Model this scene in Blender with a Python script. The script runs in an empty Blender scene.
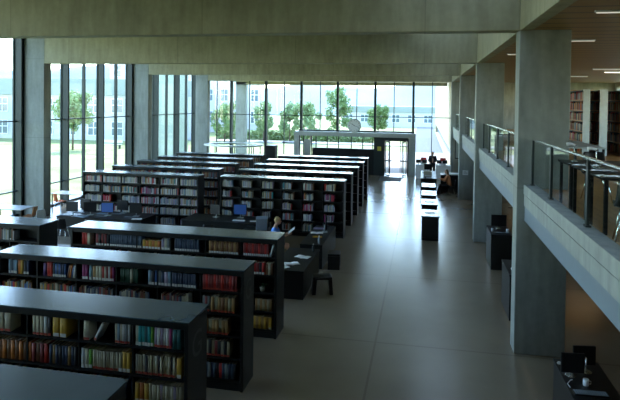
import bpy, bmesh, math, random
from mathutils import Vector, Matrix
PI = math.pi
rnd = random.Random(7)
S = bpy.context.scene
C = S.collection

# ------------------------------------------------------------------ materials
MATS = {}
def newmat(name):
    m = bpy.data.materials.new(name); m.use_nodes = True
    nt = m.node_tree; b = nt.nodes['Principled BSDF']
    MATS[name] = m
    return m, nt, b
def plain(name, col, rough=.5, metal=0, spec=.5, var=.06, scale=8, coat=0):
    m, nt, b = newmat(name)
    tc = nt.nodes.new('ShaderNodeTexCoord'); nz = nt.nodes.new('ShaderNodeTexNoise')
    nz.inputs['Scale'].default_value = scale
    nt.links.new(tc.outputs['Object'], nz.inputs['Vector'])
    r = nt.nodes.new('ShaderNodeMapRange')
    r.inputs['To Min'].default_value = 1-var*2; r.inputs['To Max'].default_value = 1+var*2
    nt.links.new(nz.outputs['Fac'], r.inputs['Value'])
    mx = nt.nodes.new('ShaderNodeVectorMath'); mx.operation = 'SCALE'
    mx.inputs[0].default_value = col[:3]
    nt.links.new(r.outputs['Result'], mx.inputs['Scale'])
    nt.links.new(mx.outputs['Vector'], b.inputs['Base Color'])
    b.inputs['Roughness'].default_value = rough; b.inputs['Metallic'].default_value = metal
    b.inputs['Specular IOR Level'].default_value = spec
    b.inputs['Coat Weight'].default_value = coat; b.inputs['Coat Roughness'].default_value = .15
    return m
def emit(name, col, s):
    m, nt, b = newmat(name)
    b.inputs['Base Color'].default_value = (*col, 1)
    b.inputs['Emission Color'].default_value = (*col, 1); b.inputs['Emission Strength'].default_value = s
    return m
def glass(name, tint, rough=.02, ior=1.5):
    m, nt, b = newmat(name); nt.nodes.remove(b)
    out = nt.nodes['Material Output']
    t = nt.nodes.new('ShaderNodeBsdfTransparent'); t.inputs['Color'].default_value = (*tint, 1)
    g = nt.nodes.new('ShaderNodeBsdfGlossy'); g.inputs['Roughness'].default_value = rough
    f = nt.nodes.new('ShaderNodeFresnel'); ge = nt.nodes.new('ShaderNodeNewGeometry')
    mr = nt.nodes.new('ShaderNodeMapRange'); mr.inputs['To Min'].default_value = ior; mr.inputs['To Max'].default_value = 1/ior
    nt.links.new(ge.outputs['Backfacing'], mr.inputs['Value']); nt.links.new(mr.outputs['Result'], f.inputs['IOR'])   # same reflectance on both faces of the pane
    mx = nt.nodes.new('ShaderNodeMixShader')
    nt.links.new(f.outputs[0], mx.inputs[0]); nt.links.new(t.outputs[0], mx.inputs[1]); nt.links.new(g.outputs[0], mx.inputs[2])
    nt.links.new(mx.outputs[0], out.inputs['Surface'])
    return m
def concrete(name, base, jx=2.4, axis=0, rough=.6):
    m, nt, b = newmat(name); N = nt.nodes.new; L = nt.links.new
    tc = N('ShaderNodeTexCoord')
    n1 = N('ShaderNodeTexNoise'); n1.inputs['Scale'].default_value = .55; n1.inputs['Detail'].default_value = 8; n1.inputs['Roughness'].default_value = .62
    n2 = N('ShaderNodeTexNoise'); n2.inputs['Scale'].default_value = 9; n2.inputs['Detail'].default_value = 5
    mp = N('ShaderNodeMapping'); mp.inputs['Scale'].default_value = (2.5, 2.5, .45)
    n3 = N('ShaderNodeTexNoise'); n3.inputs['Scale'].default_value = 2.2; n3.inputs['Detail'].default_value = 6
    L(tc.outputs['Object'], n1.inputs['Vector']); L(tc.outputs['Object'], n2.inputs['Vector'])
    L(tc.outputs['Object'], mp.inputs['Vector']); L(mp.outputs[0], n3.inputs['Vector'])
    a = N('ShaderNodeMath'); a.operation = 'ADD'; L(n1.outputs['Fac'], a.inputs[0]); L(n3.outputs['Fac'], a.inputs[1])
    a2 = N('ShaderNodeMath'); a2.operation = 'MULTIPLY_ADD'; L(n2.outputs['Fac'], a2.inputs[0]); a2.inputs[1].default_value = .35; L(a.outputs[0], a2.inputs[2])
    cr = N('ShaderNodeMapRange'); cr.inputs['From Min'].default_value = .85; cr.inputs['From Max'].default_value = 1.5
    cr.inputs['To Min'].default_value = .72; cr.inputs['To Max'].default_value = 1.2
    L(a2.outputs[0], cr.inputs['Value'])
    # formwork joints: dark thin lines every jx metres
    sp = N('ShaderNodeSeparateXYZ'); L(tc.outputs['Object'], sp.inputs[0])
    md = N('ShaderNodeMath'); md.operation = 'PINGPONG'; L(sp.outputs[axis], md.inputs[0]); md.inputs[1].default_value = jx/2
    lt = N('ShaderNodeMath'); lt.operation = 'LESS_THAN'; L(md.outputs[0], lt.inputs[0]); lt.inputs[1].default_value = .012
    jm = N('ShaderNodeMath'); jm.operation = 'MULTIPLY_ADD'; L(lt.outputs[0], jm.inputs[0]); jm.inputs[1].default_value = -.22; jm.inputs[2].default_value = 1
    mu = N('ShaderNodeMath'); mu.operation = 'MULTIPLY'; L(cr.outputs[0], mu.inputs[0]); L(jm.outputs[0], mu.inputs[1])
    vs = N('ShaderNodeVectorMath'); vs.operation = 'SCALE'; vs.inputs[0].default_value = base; L(mu.outputs[0], vs.inputs['Scale'])
    L(vs.outputs[0], b.inputs['Base Color'])
    b.inputs['Roughness'].default_value = rough
    bp = N('ShaderNodeBump'); bp.inputs['Strength'].default_value = .12; bp.inputs['Distance'].default_value = .01
    L(n2.outputs['Fac'], bp.inputs['Height']); L(bp.outputs[0], b.inputs['Normal'])
    return m
concrete('concrete', (.36, .342, .225), 4.8, 0)
concrete('concrete_column', (.25, .275, .26), 3.3, 2)
concrete('concrete_fascia', (.285, .32, .315), 2.4, 1)
plain('fascia_steel', (.17, .22, .27), .45, .0, .5, .03)
concrete('wall_concrete', (.34, .33, .27), 2.4, 1)

def floor_mat():
    m, nt, b = newmat('polished_floor'); N = nt.nodes.new; L = nt.links.new
    tc = N('ShaderNodeTexCoord')
    n1 = N('ShaderNodeTexNoise'); n1.inputs['Scale'].default_value = .45; n1.inputs['Detail'].default_value = 9; n1.inputs['Roughness'].default_value = .6
    n2 = N('ShaderNodeTexNoise'); n2.inputs['Scale'].default_value = 2.3; n2.inputs['Detail'].default_value = 7
    L(tc.outputs['Object'], n1.inputs['Vector']); L(tc.outputs['Object'], n2.inputs['Vector'])
    cr = N('ShaderNodeValToRGB')
    cr.color_ramp.elements[0].position = .3; cr.color_ramp.elements[0].color = (.215, .178, .125, 1)
    cr.color_ramp.elements[1].position = .7; cr.color_ramp.elements[1].color = (.265, .22, .157, 1)
    L(n1.outputs['Fac'], cr.inputs[0])
    sp = N('ShaderNodeSeparateXYZ'); L(tc.outputs['Object'], sp.inputs[0])
    def joint(ax, off, per):
        o = N('ShaderNodeMath'); o.operation = 'SUBTRACT'; L(sp.outputs[ax], o.inputs[0]); o.inputs[1].default_value = off
        p = N('ShaderNodeMath'); p.operation = 'PINGPONG'; L(o.outputs[0], p.inputs[0]); p.inputs[1].default_value = per/2
        l = N('ShaderNodeMath'); l.operation = 'LESS_THAN'; L(p.outputs[0], l.inputs[0]); l.inputs[1].default_value = .02
        return l
    j1 = joint(1, 11.6, 9.13/2); j2 = joint(0, -.9, 5.4)
    mxm = N('ShaderNodeMath'); mxm.operation = 'MAXIMUM'; L(j1.outputs[0], mxm.inputs[0]); L(j2.outputs[0], mxm.inputs[1])
    mm = N('ShaderNodeMath'); mm.operation = 'MULTIPLY_ADD'; L(mxm.outputs[0], mm.inputs[0]); mm.inputs[1].default_value = -.25; mm.inputs[2].default_value = 1
    vs = N('ShaderNodeVectorMath'); vs.operation = 'SCALE'; L(cr.outputs[0], vs.inputs[0]); L(mm.outputs[0], vs.inputs['Scale'])
    L(vs.outputs[0], b.inputs['Base Color'])
    rr = N('ShaderNodeMapRange'); rr.inputs['To Min'].default_value = .21; rr.inputs['To Max'].default_value = .26
    L(n2.outputs['Fac'], rr.inputs['Value']); L(rr.outputs[0], b.inputs['Roughness'])
    b.inputs['Specular IOR Level'].default_value = 1.0
floor_mat()
def ceil_mat():
    m, nt, b = newmat('timber_slats'); N = nt.nodes.new; L = nt.links.new
    tc = N('ShaderNodeTexCoord'); sp = N('ShaderNodeSeparateXYZ'); L(tc.outputs['Object'], sp.inputs[0])
    p = N('ShaderNodeMath'); p.operation = 'PINGPONG'; L(sp.outputs[1], p.inputs[0]); p.inputs[1].default_value = .3
    l = N('ShaderNodeMath'); l.operation = 'LESS_THAN'; L(p.outputs[0], l.inputs[0]); l.inputs[1].default_value = .05
    mx = N('ShaderNodeMix'); mx.data_type = 'RGBA'; L(l.outputs[0], mx.inputs[0])
    mx.inputs[6].default_value = (.33, .18, .035, 1); mx.inputs[7].default_value = (.12, .065, .015, 1)
    L(mx.outputs[2], b.inputs['Base Color']); b.inputs['Roughness'].default_value = .45
ceil_mat()
def wood_floor():
    m, nt, b = newmat('oak_floor'); N = nt.nodes.new; L = nt.links.new
    tc = N('ShaderNodeTexCoord'); br = N('ShaderNodeTexBrick')
    mp = N('ShaderNodeMapping'); mp.inputs['Rotation'].default_value = (0, 0, PI/2); L(tc.outputs['Object'], mp.inputs[0]); L(mp.outputs[0], br.inputs['Vector'])
    br.inputs['Color1'].default_value = (.62, .29, .075, 1); br.inputs['Color2'].default_value = (.50, .22, .055, 1); br.inputs['Mortar'].default_value = (.12, .06, .02, 1)
    br.inputs['Scale'].default_value = 1; br.inputs['Brick Width'].default_value = 1.6; br.inputs['Row Height'].default_value = .13; br.inputs['Mortar Size'].default_value = .004
    L(br.outputs['Color'], b.inputs['Base Color']); b.inputs['Roughness'].default_value = .35
wood_floor()
def grass_mat():
    m, nt, b = newmat('lawn_grass'); N = nt.nodes.new; L = nt.links.new
    tc = N('ShaderNodeTexCoord'); n = N('ShaderNodeTexNoise'); n.inputs['Scale'].default_value = .35; n.inputs['Detail'].default_value = 8
    L(tc.outputs['Object'], n.inputs['Vector']); cr = N('ShaderNodeValToRGB')
    cr.color_ramp.elements[0].color = (.15, .19, .05, 1); cr.color_ramp.elements[1].color = (.28, .30, .13, 1)
    cr.color_ramp.elements[0].position = .35; cr.color_ramp.elements[1].position = .65
    L(n.outputs['Fac'], cr.inputs[0]); L(cr.outputs[0], b.inputs['Base Color']); b.inputs['Roughness'].default_value = .9
grass_mat()
plain('shelf_black', (.009, .010, .010), .45, 0, .28, .05)
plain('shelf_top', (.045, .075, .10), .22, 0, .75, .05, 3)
plain('black_desk', (.01, .011, .011), .42, 0, .28, .04)
plain('black_plastic', (.010, .010, .011), .4, 0, .3)
plain('screen_glass', (.010, .011, .013), .4, 0, .3, 0)
emit('screen_blue', (.03, .10, .35), .05)
plain('dark_metal', (.018, .027, .027), .4, 0, .4)
plain('frame_green', (.018, .032, .032), .45, 0, .35)
plain('steel', (.75, .78, .78), .25, 1, .5, .02)
plain('aluminium', (.42, .46, .45), .45, .4)
plain('silver_panel', (.50, .54, .53), .4, .4)
plain('white_paint', (.75, .77, .77), .5)
plain('white_plastic', (.7, .72, .74), .4)
plain('paper', (.75, .74, .7), .8)
plain('page', (.62, .52, .36), .85)
plain('letter_grey', (.06, .066, .064), .6)
plain('orange_plastic', (.75, .13, .03), .4)
plain('skin', (.55, .3, .2), .6, 0, .4, .03)
plain('shirt_blue', (.08, .25, .75), .8)
plain('shirt_brown', (.5, .2, .08), .8)
plain('cloth_black', (.02, .02, .025), .9)
plain('shorts_dark', (.05, .05, .07), .9)
plain('hair_brown', (.12, .07, .03), .7); plain('hair_dark', (.02, .015, .012), .6); plain('hair_blond', (.4, .28, .12), .7)
plain('eye_dark', (.02, .02, .02), .2); plain('lip', (.4, .14, .12), .5)
plain('yellow_sign', (.6, .5, .06), .5)
plain('cream_render', (.42, .35, .21), .8)
plain('facade_white', (.50, .50, .49), .7)
plain('facade_band', (.24, .28, .25), .6)
plain('pale_panel', (.34, .40, .33), .6)
plain('window_dark', (.12, .17, .19), .12, 0, .8)
plain('paving', (.30, .30, .28), .8, 0, .5, .04, 2)
plain('paving_dark_shaded', (.05, .07, .095), .8, 0, .5, .04, 2)  # bluish shade put into the paving colour
plain('bark', (.14, .10, .07), .9)
plain('leaf', (.20, .30, .11), .7, 0, .3, .25, 3)
plain('leaf_pale', (.27, .37, .17), .7, 0, .3, .25, 3)
plain('hill_green', (.16, .22, .22), .95, 0, .3, .2, .03)
plain('mat_grey', (.06, .07, .075), .9)
plain('red_cloth', (.6, .04, .04), .7)
plain('plant_green', (.04, .13, .04), .6)
plain('mug_white', (.7, .75, .8), .3)
plain('crate_grey', (.20, .24, .28), .6); plain('crate_beige', (.5, .47, .38), .7)
plain('tube_lens', (.7, .7, .65), .5)
emit('tube_lit', (1, .95, .82), .2)
emit('tube_bright', (1, .93, .8), 2.5)
emit('added_warm_fill', (1, .62, .28), 3.0)
glass('window_glass', (.93, .965, .955)); glass('rail_glass', (.88, .92, .90), .02, 1.1)
def frosted():
    m, nt, b = newmat('frosted_glass'); nt.nodes.remove(b); t = nt.nodes.new('ShaderNodeBsdfTranslucent'); t.inputs['Color'].default_value = (.36, .38, .37, 1)
    nt.links.new(t.outputs[0], nt.nodes['Material Output'].inputs['Surface'])
frosted()
BOOKC = {'cream': (.62, .57, .42), 'khaki': (.40, .36, .22), 'yellow': (.72, .42, .05), 'orange': (.65, .20, .03), 'teal': (.03, .42, .46), 'green': (.16, .48, .05),
 'white': (.68, .70, .70), 'lilac': (.42, .34, .48), 'dark teal': (.02, .12, .13), 'brown': (.22, .09, .035), 'dark red': (.28, .035, .035), 'navy': (.03, .05, .11),
 'light blue': (.24, .38, .50), 'grey': (.20, .23, .25), 'black': (.02, .02, .025), 'red': (.60, .03, .02), 'blue': (.04, .12, .38), 'magenta': (.35, .03, .16),
 'dark green': (.015, .07, .035), 'slate blue': (.05, .085, .14), 'tan': (.42, .24, .08), 'purple': (.12, .05, .2)}
for k, v in BOOKC.items(): plain('book_'+k.replace(' ', '_'), tuple(c*.68 for c in v), .55, 0, .4, .08, 20)
plain('label_red', (.42, .05, .03), .6); plain('label_white', (.6, .6, .58), .6)

# ------------------------------------------------------------------ helpers
def setm(bm, faces, mi):
    for f in faces: f.material_index = mi
def box(bm, x0, x1, y0, y1, z0, z1, mi=0, M=None):
    v = [bm.verts.new((x, y, z)) for x in (x0, x1) for y in (y0, y1) for z in (z0, z1)]
    if M is not None:
        for q in v: q.co = M @ q.co
    F = [(0, 1, 3, 2), (4, 6, 7, 5), (0, 4, 5, 1), (2, 3, 7, 6), (0, 2, 6, 4), (1, 5, 7, 3)]
    for f in F:
        g = bm.faces.new([v[i] for i in f]); g.material_index = mi
    return v
def tube(bm, pts, r, n=8, mi=0, cap=True):
    rs = r if isinstance(r, (list, tuple)) else [r]*len(pts)
    pts = [Vector(p) for p in pts]; rings = []
    for i, p in enumerate(pts):
        d = (pts[min(i+1, len(pts)-1)]-pts[max(i-1, 0)]).normalized()
        a = Vector((0, 0, 1)) if abs(d.z) < .9 else Vector((1, 0, 0))
        u = d.cross(a).normalized(); w = d.cross(u).normalized()
        rings.append([bm.verts.new(p+(u*math.cos(t*2*PI/n)+w*math.sin(t*2*PI/n))*rs[i]) for t in range(n)])
    for a, b in zip(rings, rings[1:]):
        for t in range(n):
            f = bm.faces.new((a[t], a[(t+1) % n], b[(t+1) % n], b[t])); f.material_index = mi; f.smooth = True
    if cap:
        bm.faces.new(rings[0][::-1]).material_index = mi; bm.faces.new(rings[-1]).material_index = mi
def lathe(bm, prof, n=20, mi=0, at=(0, 0, 0)):
    rings = []
    for r, z in prof:
        rings.append([bm.verts.new((at[0]+r*math.cos(t*2*PI/n), at[1]+r*math.sin(t*2*PI/n), at[2]+z)) for t in range(n)])
    for a, b in zip(rings, rings[1:]):
        for t in range(n):
            f = bm.faces.new((a[t], a[(t+1) % n], b[(t+1) % n], b[t])); f.material_index = mi; f.smooth = True
    bm.faces.new(rings[0][::-1]).material_index = mi; bm.faces.new(rings[-1]).material_index = mi
def obj(name, bm, mats, parent=None, bevel=0, loc=None):
    bmesh.ops.recalc_face_normals(bm, faces=bm.faces)
    me = bpy.data.meshes.new(name); bm.to_mesh(me); bm.free()
    for m in (mats if isinstance(mats, (list, tuple)) else [mats]): me.materials.append(MATS[m])
    o = bpy.data.objects.new(name, me); C.objects.link(o)
    if parent is not None: o.parent = parent
    if loc: o.location = loc
    if bevel:
        b = o.modifiers.new('bevel', 'BEVEL'); b.width = bevel; b.segments = 2; b.limit_method = 'ANGLE'
    return o
def B(name, x0, x1, y0, y1, z0, z1, mat, parent=None, bevel=0):
    bm = bmesh.new(); box(bm, x0, x1, y0, y1, z0, z1); return obj(name, bm, mat, parent, bevel)
def tag(o, label, cat, group=None, kind=None):
    o['label'] = label; o['category'] = cat
    if group: o['group'] = group
    if kind: o['kind'] = kind
    return o
def thing(name, label, cat, loc=(0, 0, 0), rz=0, group=None):
    o = bpy.data.objects.new(name, None); C.objects.link(o); o.empty_display_size = .2
    o.location = loc; o.rotation_euler = (0, 0, rz); return tag(o, label, cat, group)
def struct(o, label=None):
    o['kind'] = 'structure'
    if label: o['label'] = label
    return o
KIDS = {}
def dup(root, loc, rz=None, label=None, group=None):

    r = root.copy(); C.objects.link(r); r.location = loc
    if rz is not None: r.rotation_euler = (0, 0, rz)
    if label: r['label'] = label
    if group: r['group'] = group
    for ch in root.children:
        c = ch.copy(); C.objects.link(c); c.parent = r; c.matrix_parent_inverse = ch.matrix_parent_inverse
        for g in ch.children:
            d = g.copy(); C.objects.link(d); d.parent = c
    return r

# ------------------------------------------------------------------ setting: shell
XL, XR, YB, YG, ZB, ZR = -17.0, 12.0, -3.0, 39.5, 6.4, 8.0
FY = [2.57, 11.7, 20.9, 30.0, 39.1, 48.2]       # structural grid
struct(B('floor', XL-.3, XR, YB, YG+.3, -.3, 0, 'polished_floor'))
bm = bmesh.new(); box(bm, XL-.6, -.3, YB, YG+.1, ZR, ZR+.3); box(bm, 1.75, XR, YB, YG+.1, ZR, ZR+.3)
for y in FY[:5]: box(bm, -.3, 1.75, y-.05, y+.5, ZR, ZR+.3)
struct(obj('ceiling', bm, 'concrete'))
bm = bmesh.new(); box(bm, -.3, 1.75, YB, YG+.1, ZR+.31, ZR+.33)
struct(obj('added_skylight', bm, 'frosted_glass'))  # unseen roof strip, added to brighten the nave
struct(B('ceiling_mezzanine', 2.08, XR, YB, YG, ZB+.01, ZB+.12, 'timber_slats'))
struct(B('wall_back', XL, XR, YB-.3, YB, 0, ZR, 'concrete'))
bm = bmesh.new()
for a, b in ((0, 4.0), (6.1, ZR)): box(bm, XR, XR+.3, YB, YG, a, b)
for y in range(-3, 40, 6): box(bm, XR, XR+.3, y, y+1.2, 4.0, 6.1)
struct(obj('wall_right', bm, 'wall_concrete'))
w = bmesh.new(); box(w, XR+.14, XR+.15, YB, YG, 4.0, 6.1); struct(obj('window_8', w, 'window_glass'))  # unseen glazing, added to bring daylight onto the mezzanine
struct(B('wall_far', 2.6, XR, YG-.1, YG+.3, 0, ZR, 'wall_concrete'))
struct(B('wall_far_top', XL, 2.6, YG-.05, YG+.25, ZB+.05, ZR, 'concrete'))
for i, y in enumerate(FY):
    inside = y < 40
    if inside:
        struct(B('beam', -15.55 if y > 5 else -16.5, 1.83, y, y+.42, ZB, ZR, 'concrete', bevel=.015))
        struct(B('column', 1.83, 2.78, y, y+.46, 0, ZR, 'concrete_column', bevel=.015))
    struct(B('column', -16.5, -15.55, y, y+.46, 0, ZR, 'concrete_column', bevel=.015))
for a, b in zip([YB]+[y+.46 for y in FY[:5]], FY[:5]+[YG]):
    if b-a > .5: struct(B('beam_edge', 1.83, 2.07, a, b, ZB, ZR, 'concrete', bevel=.01))
# outdoor canopy carried on the outer columns
struct(B('canopy', -16.5, 1.9, YG+.35, 48.7, ZB+.25, ZB+.6, 'concrete'))
struct(B('canopy_beam', -16.5, 1.9, 48.2, 48.7, ZB, ZB+.25, 'concrete'))
# mezzanine slab, fascias, floor
for a, b in zip([YB]+[y+.46 for y in FY[:5]], FY[:5]+[YG-.1]):
    if b-a < .5: continue
    struct(B('fascia', 1.97, 2.19, a, b, 2.95, 3.17, 'concrete_fascia'))
    struct(B('fascia', 1.955, 2.19, a, b, 3.185, 3.38, 'concrete_fascia', bevel=.008))
    struct(B('fascia_lower', 1.985, 2.19, a, b, 2.66, 2.945, 'fascia_steel'))
struct(B('floor_mezzanine', 2.2, XR, YB, YG-.1, 3.14, 3.3, 'oak_floor'))
struct(B('slab_mezzanine', 2.2, XR, YB, YG-.1, 2.66, 3.13, 'concrete'))

# left glazed wall (three bays in view): fins, mullions, transom, sill, glass
GX = -16.72
def left_window(n, y0, y1):
    bm = bmesh.new()
    k = 3; p = (y1-y0)/k
    for j in range(k+1):
        yy = min(max(y0+j*p, y0+.06), y1-.06)
        box(bm, GX-.12, GX+.22, yy-.055, yy+.055, 0, 7.9)
        box(bm, GX-.16, GX-.1, yy-.11, yy+.11, 0, 7.9)
        if j < k: box(bm, GX-.06, GX+.1, yy+p/2-.035, yy+p/2+.035, 0, 7.9)
    for z in (1.05, 3.98): box(bm, GX-.04, GX+.04, y0, y1, z-.025, z+.025)
    box(bm, GX-.1, GX+.1, y0, y1, 0, .08); box(bm, GX-.1, GX+.1, y0, y1, 7.85, 8.0)
    w = struct(obj('window_%d' % n, bm, 'frame_green'))
    B('window_pane', GX-.006, GX+.006, y0, y1, .08, 7.86, 'window_glass', w)
left_window(1, -3.0, 2.5)
left_window(2, 2.6, 11.7)
left_window(3, 11.75, 20.85)
left_window(4, 20.95, 29.95)
left_window(5, 30.05, 39.4)
# rear glazed wall
bm = bmesh.new(); GY = 39.62
for x in (-13.87, -11.23, -8.6, -5.97, -3.32, -.7): 
    z0 = 2.9 if -8.7 < x < -1 else 0
    box(bm, x-.075, x+.075, GY-.22, GY+.1, z0, ZB+.05)
for x in (-15.02, -12.5, -9.88, -7.24, -4.62, -2.02, .57):
    z0 = 2.9 if -8.7 < x < -1 else 0
    box(bm, x-.025, x+.025, GY-.06, GY+.06, z0, ZB+.05)
for a, b in ((-15.55, 1.83),): box(bm, a, b, GY-.035, GY+.035, 3.93, 3.98)
box(bm, -15.55, 1.83, GY-.08, GY+.08, ZB, ZB+.1)
box(bm, -15.55, -8.85, GY-.06, GY+.06, 0, .08); box(bm, -.6, 1.95, GY-.06, GY+.06, 0, .08)
box(bm, -10, -8.9, GY-.04, GY+.04, 1.95, 2.0)
box(bm, 1.83, 1.93, GY-.2, GY+.1, 0, ZB); box(bm, -8.8, -.6, GY-.1, GY+.1, 2.86, 2.96)
w = struct(obj('window_6', bm, 'frame_green'))
bm = bmesh.new()
box(bm, -15.55, -8.86, GY-.006, GY+.006, .08, ZB); box(bm, -8.86, -.58, GY-.006, GY+.006, 2.95, ZB); box(bm, -.58, 1.83, GY-.006, GY+.006, .08, ZB)
obj('window_pane', bm, 'window_glass', w)

# entrance portal inside the rear glass
PY = 38.6
bm = bmesh.new()
box(bm, -8.9, -.5, PY, YG-.05, 2.58, 2.87); box(bm, -8.9, -8.62, PY, YG-.05, 0, 2.58); box(bm, -.95, -.5, PY, YG-.05, 0, 2.58)
po = obj('entrance_portal', bm, 'aluminium', bevel=.01); struct(po)
bm = bmesh.new()   # glazed screen left and transom lights
for x in (-8.6, -8.3, -7.72, -7.4, -6.6, -5.8, -4.9, -4.1, -3.4): box(bm, x-.03, x+.03, 39.0, 39.08, 0, 2.58)
w = struct(obj('window_7', bm, 'dark_metal')); B('window_pane', -8.6, -3.4, 39.03, 39.05, .02, 2.57, 'window_glass', w)
B('window_panel', -8.25, -7.78, 38.98, 39.0, .1, 2.3, 'silver_panel', w)
struct(B('partition', -7.6, -3.3, 38.7, 38.95, 0, 1.75, 'black_desk'))
struct(B('partition', -3.3, -2.62, 38.62, 39.3, 0, 2.57, 'dark_metal'))
# entrance door: frame with two opened leaves
bm = bmesh.new()
for x in (-2.6, -1.0): box(bm, x-.05, x+.05, PY+.05, PY+.2, 0, 2.55)
box(bm, -2.6, -1.0, PY+.05, PY+.2, 2.4, 2.57)
for x, ww in ((-2.28, .05), (-1.52, .04), (-1.3, .03)): box(bm, x-ww/2, x+ww/2, 39.2, 39.28, 0, 2.5)
box(bm, -2.6, -1.0, 39.2, 39.28, 2.3, 2.4); box(bm, -2.6, -2.1, 39.2, 39.28, .9, .98); box(bm, -1.5, -1.0, 39.2, 39.28, .9, .98)
d = struct(obj('door_1', bm, 'dark_metal'))
for sx, hx in ((1, -2.5), (-1, -1.1)):
    bm = bmesh.new(); ex = hx+sx*.33; y0, y1 = 37.95, PY+.05
    for (a, b) in ((hx, ex),):
        v0, v1 = Vector((hx, y1, 0)), Vector((ex if sx > 0 else hx+.0-.25, y0, 0))
        tube(bm, [v0+Vector((0, 0, .03)), v0+Vector((0, 0, 2.35))], .035, 6); tube(bm, [v1+Vector((0, 0, .03)), v1+Vector((0, 0, 2.35))], .035, 6)
        tube(bm, [v0+Vector((0, 0, 2.33)), v1+Vector((0, 0, 2.33))], .035, 6); tube(bm, [v0+Vector((0, 0, .06)), v1+Vector((0, 0, .06))], .05, 6)
    lf = obj('door_leaf', bm, 'dark_metal', d)
    bm = bmesh.new(); n = (v1-v0).normalized().cross(Vector((0, 0, 1)))*.006
    q = [v0+n, v1+n, v1-n, v0-n]; lo = [bm.verts.new(p+Vector((0, 0, .06))) for p in q]; hi = [bm.verts.new(p+Vector((0, 0, 2.3))) for p in q]
    for k in range(4): bm.faces.new((lo[k], lo[(k+1) % 4], hi[(k+1) % 4], hi[k]))
    bm.faces.new(hi); bm.faces.new(lo[::-1]); obj('door_pane', bm, 'window_glass', lf)
    bm = bmesh.new(); h = v0.lerp(v1, .85)+n*8; tube(bm, [h+Vector((0, 0, .8)), h+Vector((0, 0, 1.6))], .015, 6); obj('door_handle', bm, 'steel', lf)
tag(B('door_mat', -2.75, -1.35, 35.75, 37.8, 0, .015, 'mat_grey'), 'dark grey floor mat in front of the open glass entrance doors', 'mat')
c = thing('wall_clock', 'large round pale clock standing on the metal portal above the entrance', 'clock', (-4.69, 38.95, 3.33))
bm = bmesh.new(); lathe(bm, [(.42, -.06), (.47, -.05), (.47, .05), (.42, .06)], 40); o = obj('clock_case', bm, 'aluminium', c); o.rotation_euler = (PI/2, 0, 0)
bm = bmesh.new(); lathe(bm, [(.42, 0), (.42, .008)], 40)
o = obj('clock_face', bm, 'white_paint', c); o.rotation_euler = (PI/2, 0, 0); o.location = (0, -.06, 0)
bm = bmesh.new()
for k in range(12):
    Mx = Matrix.Rotation(k*PI/6, 4, 'Y'); box(bm, -.012, .012, -.075, -.069, .32, .39, 0, Mx)
obj('hour_marks', bm, 'black_plastic', c)
bm = bmesh.new(); box(bm, -.015, .015, -.082, -.076, -.05, .24, 0, Matrix.Rotation(math.radians(-55), 4, 'Y')); obj('hour_hand', bm, 'black_plastic', c)
bm = bmesh.new(); box(bm, -.01, .01, -.09, -.084, -.05, .34, 0, Matrix.Rotation(math.radians(110), 4, 'Y')); obj('minute_hand', bm, 'black_plastic', c)
B('clock_stand', -.13, .13, -.06, .06, -.46, -.42, 'aluminium', c)
tag(B('sign', -3.05, -2.8, 38.57, 38.6, 1.66, 1.95, 'yellow_sign'), 'small yellow sign on the dark wall beside the entrance doors', 'sign')

# ------------------------------------------------------------------ bookcases
ROWZ = [1.70, 1.32, .94, .56, .18]
def bookcase(x0, x1, y0, d, label, group, letter=False, nb=6, right_end=True):
    L = x1-x0
    t = thing('bookcase', label, 'bookcase', (x0, y0, 0), 0, group)
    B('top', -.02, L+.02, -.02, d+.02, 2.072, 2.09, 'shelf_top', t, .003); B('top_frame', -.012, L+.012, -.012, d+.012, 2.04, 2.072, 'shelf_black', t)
    for xx, nm in ((0, 'end_panel'), (L-.05, 'end_panel')):
        e = B(nm, xx, xx+.05, 0, d, 0, 2.04, 'shelf_black', t, .004)
    B('back_panel', .05, L-.05, d/2-.01, d/2+.01, .12, 2.03, 'shelf_black', t)
    B('plinth', .05, L-.05, .03, d-.03, 0, .13, 'shelf_black', t)
    B('header', .05, L-.05, .015, .035, 1.975, 2.04, 'shelf_black', t)
    for z in ROWZ: B('shelf', .05, L-.05, .01, d-.01, z-.03, z-.001, 'shelf_black', t)
    for k in range(1, nb): B('divider', k*L/nb-.012, k*L/nb+.012, .04, d-.04, .13, 2.03, 'shelf_black', t)
    if letter:
        cu = bpy.data.curves.new('letter', 'FONT'); cu.body = 'G'; cu.size = .5; cu.extrude = .002; cu.align_x = 'CENTER'
        cu.materials.append(MATS['letter_grey'])
        tmp = bpy.data.objects.new('letter_curve', cu); C.objects.link(tmp)
        me = bpy.data.meshes.new_from_object(tmp.evaluated_get(bpy.context.evaluated_depsgraph_get())); bpy.data.objects.remove(tmp)
        o = bpy.data.objects.new('letter', me); C.objects.link(o); o.parent = t
        o.location = (L+.001, d/2-.02, 1.52); o.rotation_euler = (PI/2, 0, PI/2); o.scale = (1.0, 1, 1); o['label'] = 'large grey letter G on the end panel'
    return t
XE0, XE1 = -7.7, -2.93
FRONTY = [4.56, 6.76, 9.06, 11.26]
FD = .66
case_names = ['nearest', 'G-marked', 'second G-marked', 'rear']
bookcase(-7.7, XE1, 4.56, .66, 'black bookcase in the bottom left corner, nearest, only its grey top showing', 'long black bookcases nearest the camera')
bookcase(-7.7, XE1, 6.76, .66, 'long black bookcase with letter G, cream binders and teal books on top shelf', 'long black bookcases nearest the camera', True)
bookcase(-7.7, XE1, 9.06, .6, 'long black bookcase with faint letter G and red books at its aisle end', 'long black bookcases nearest the camera', True)
bookcase(-7.7, XE1, 11.26, .66, 'long black bookcase with slate-blue and tan runs of books, just before the dark desks', 'long black bookcases nearest the camera')
bookcase(-13.2, -8.45, 11.2, .66, 'black bookcase cut off by left edge, green-labelled books on its top shelf', 'long black bookcases nearest the camera')
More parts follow.
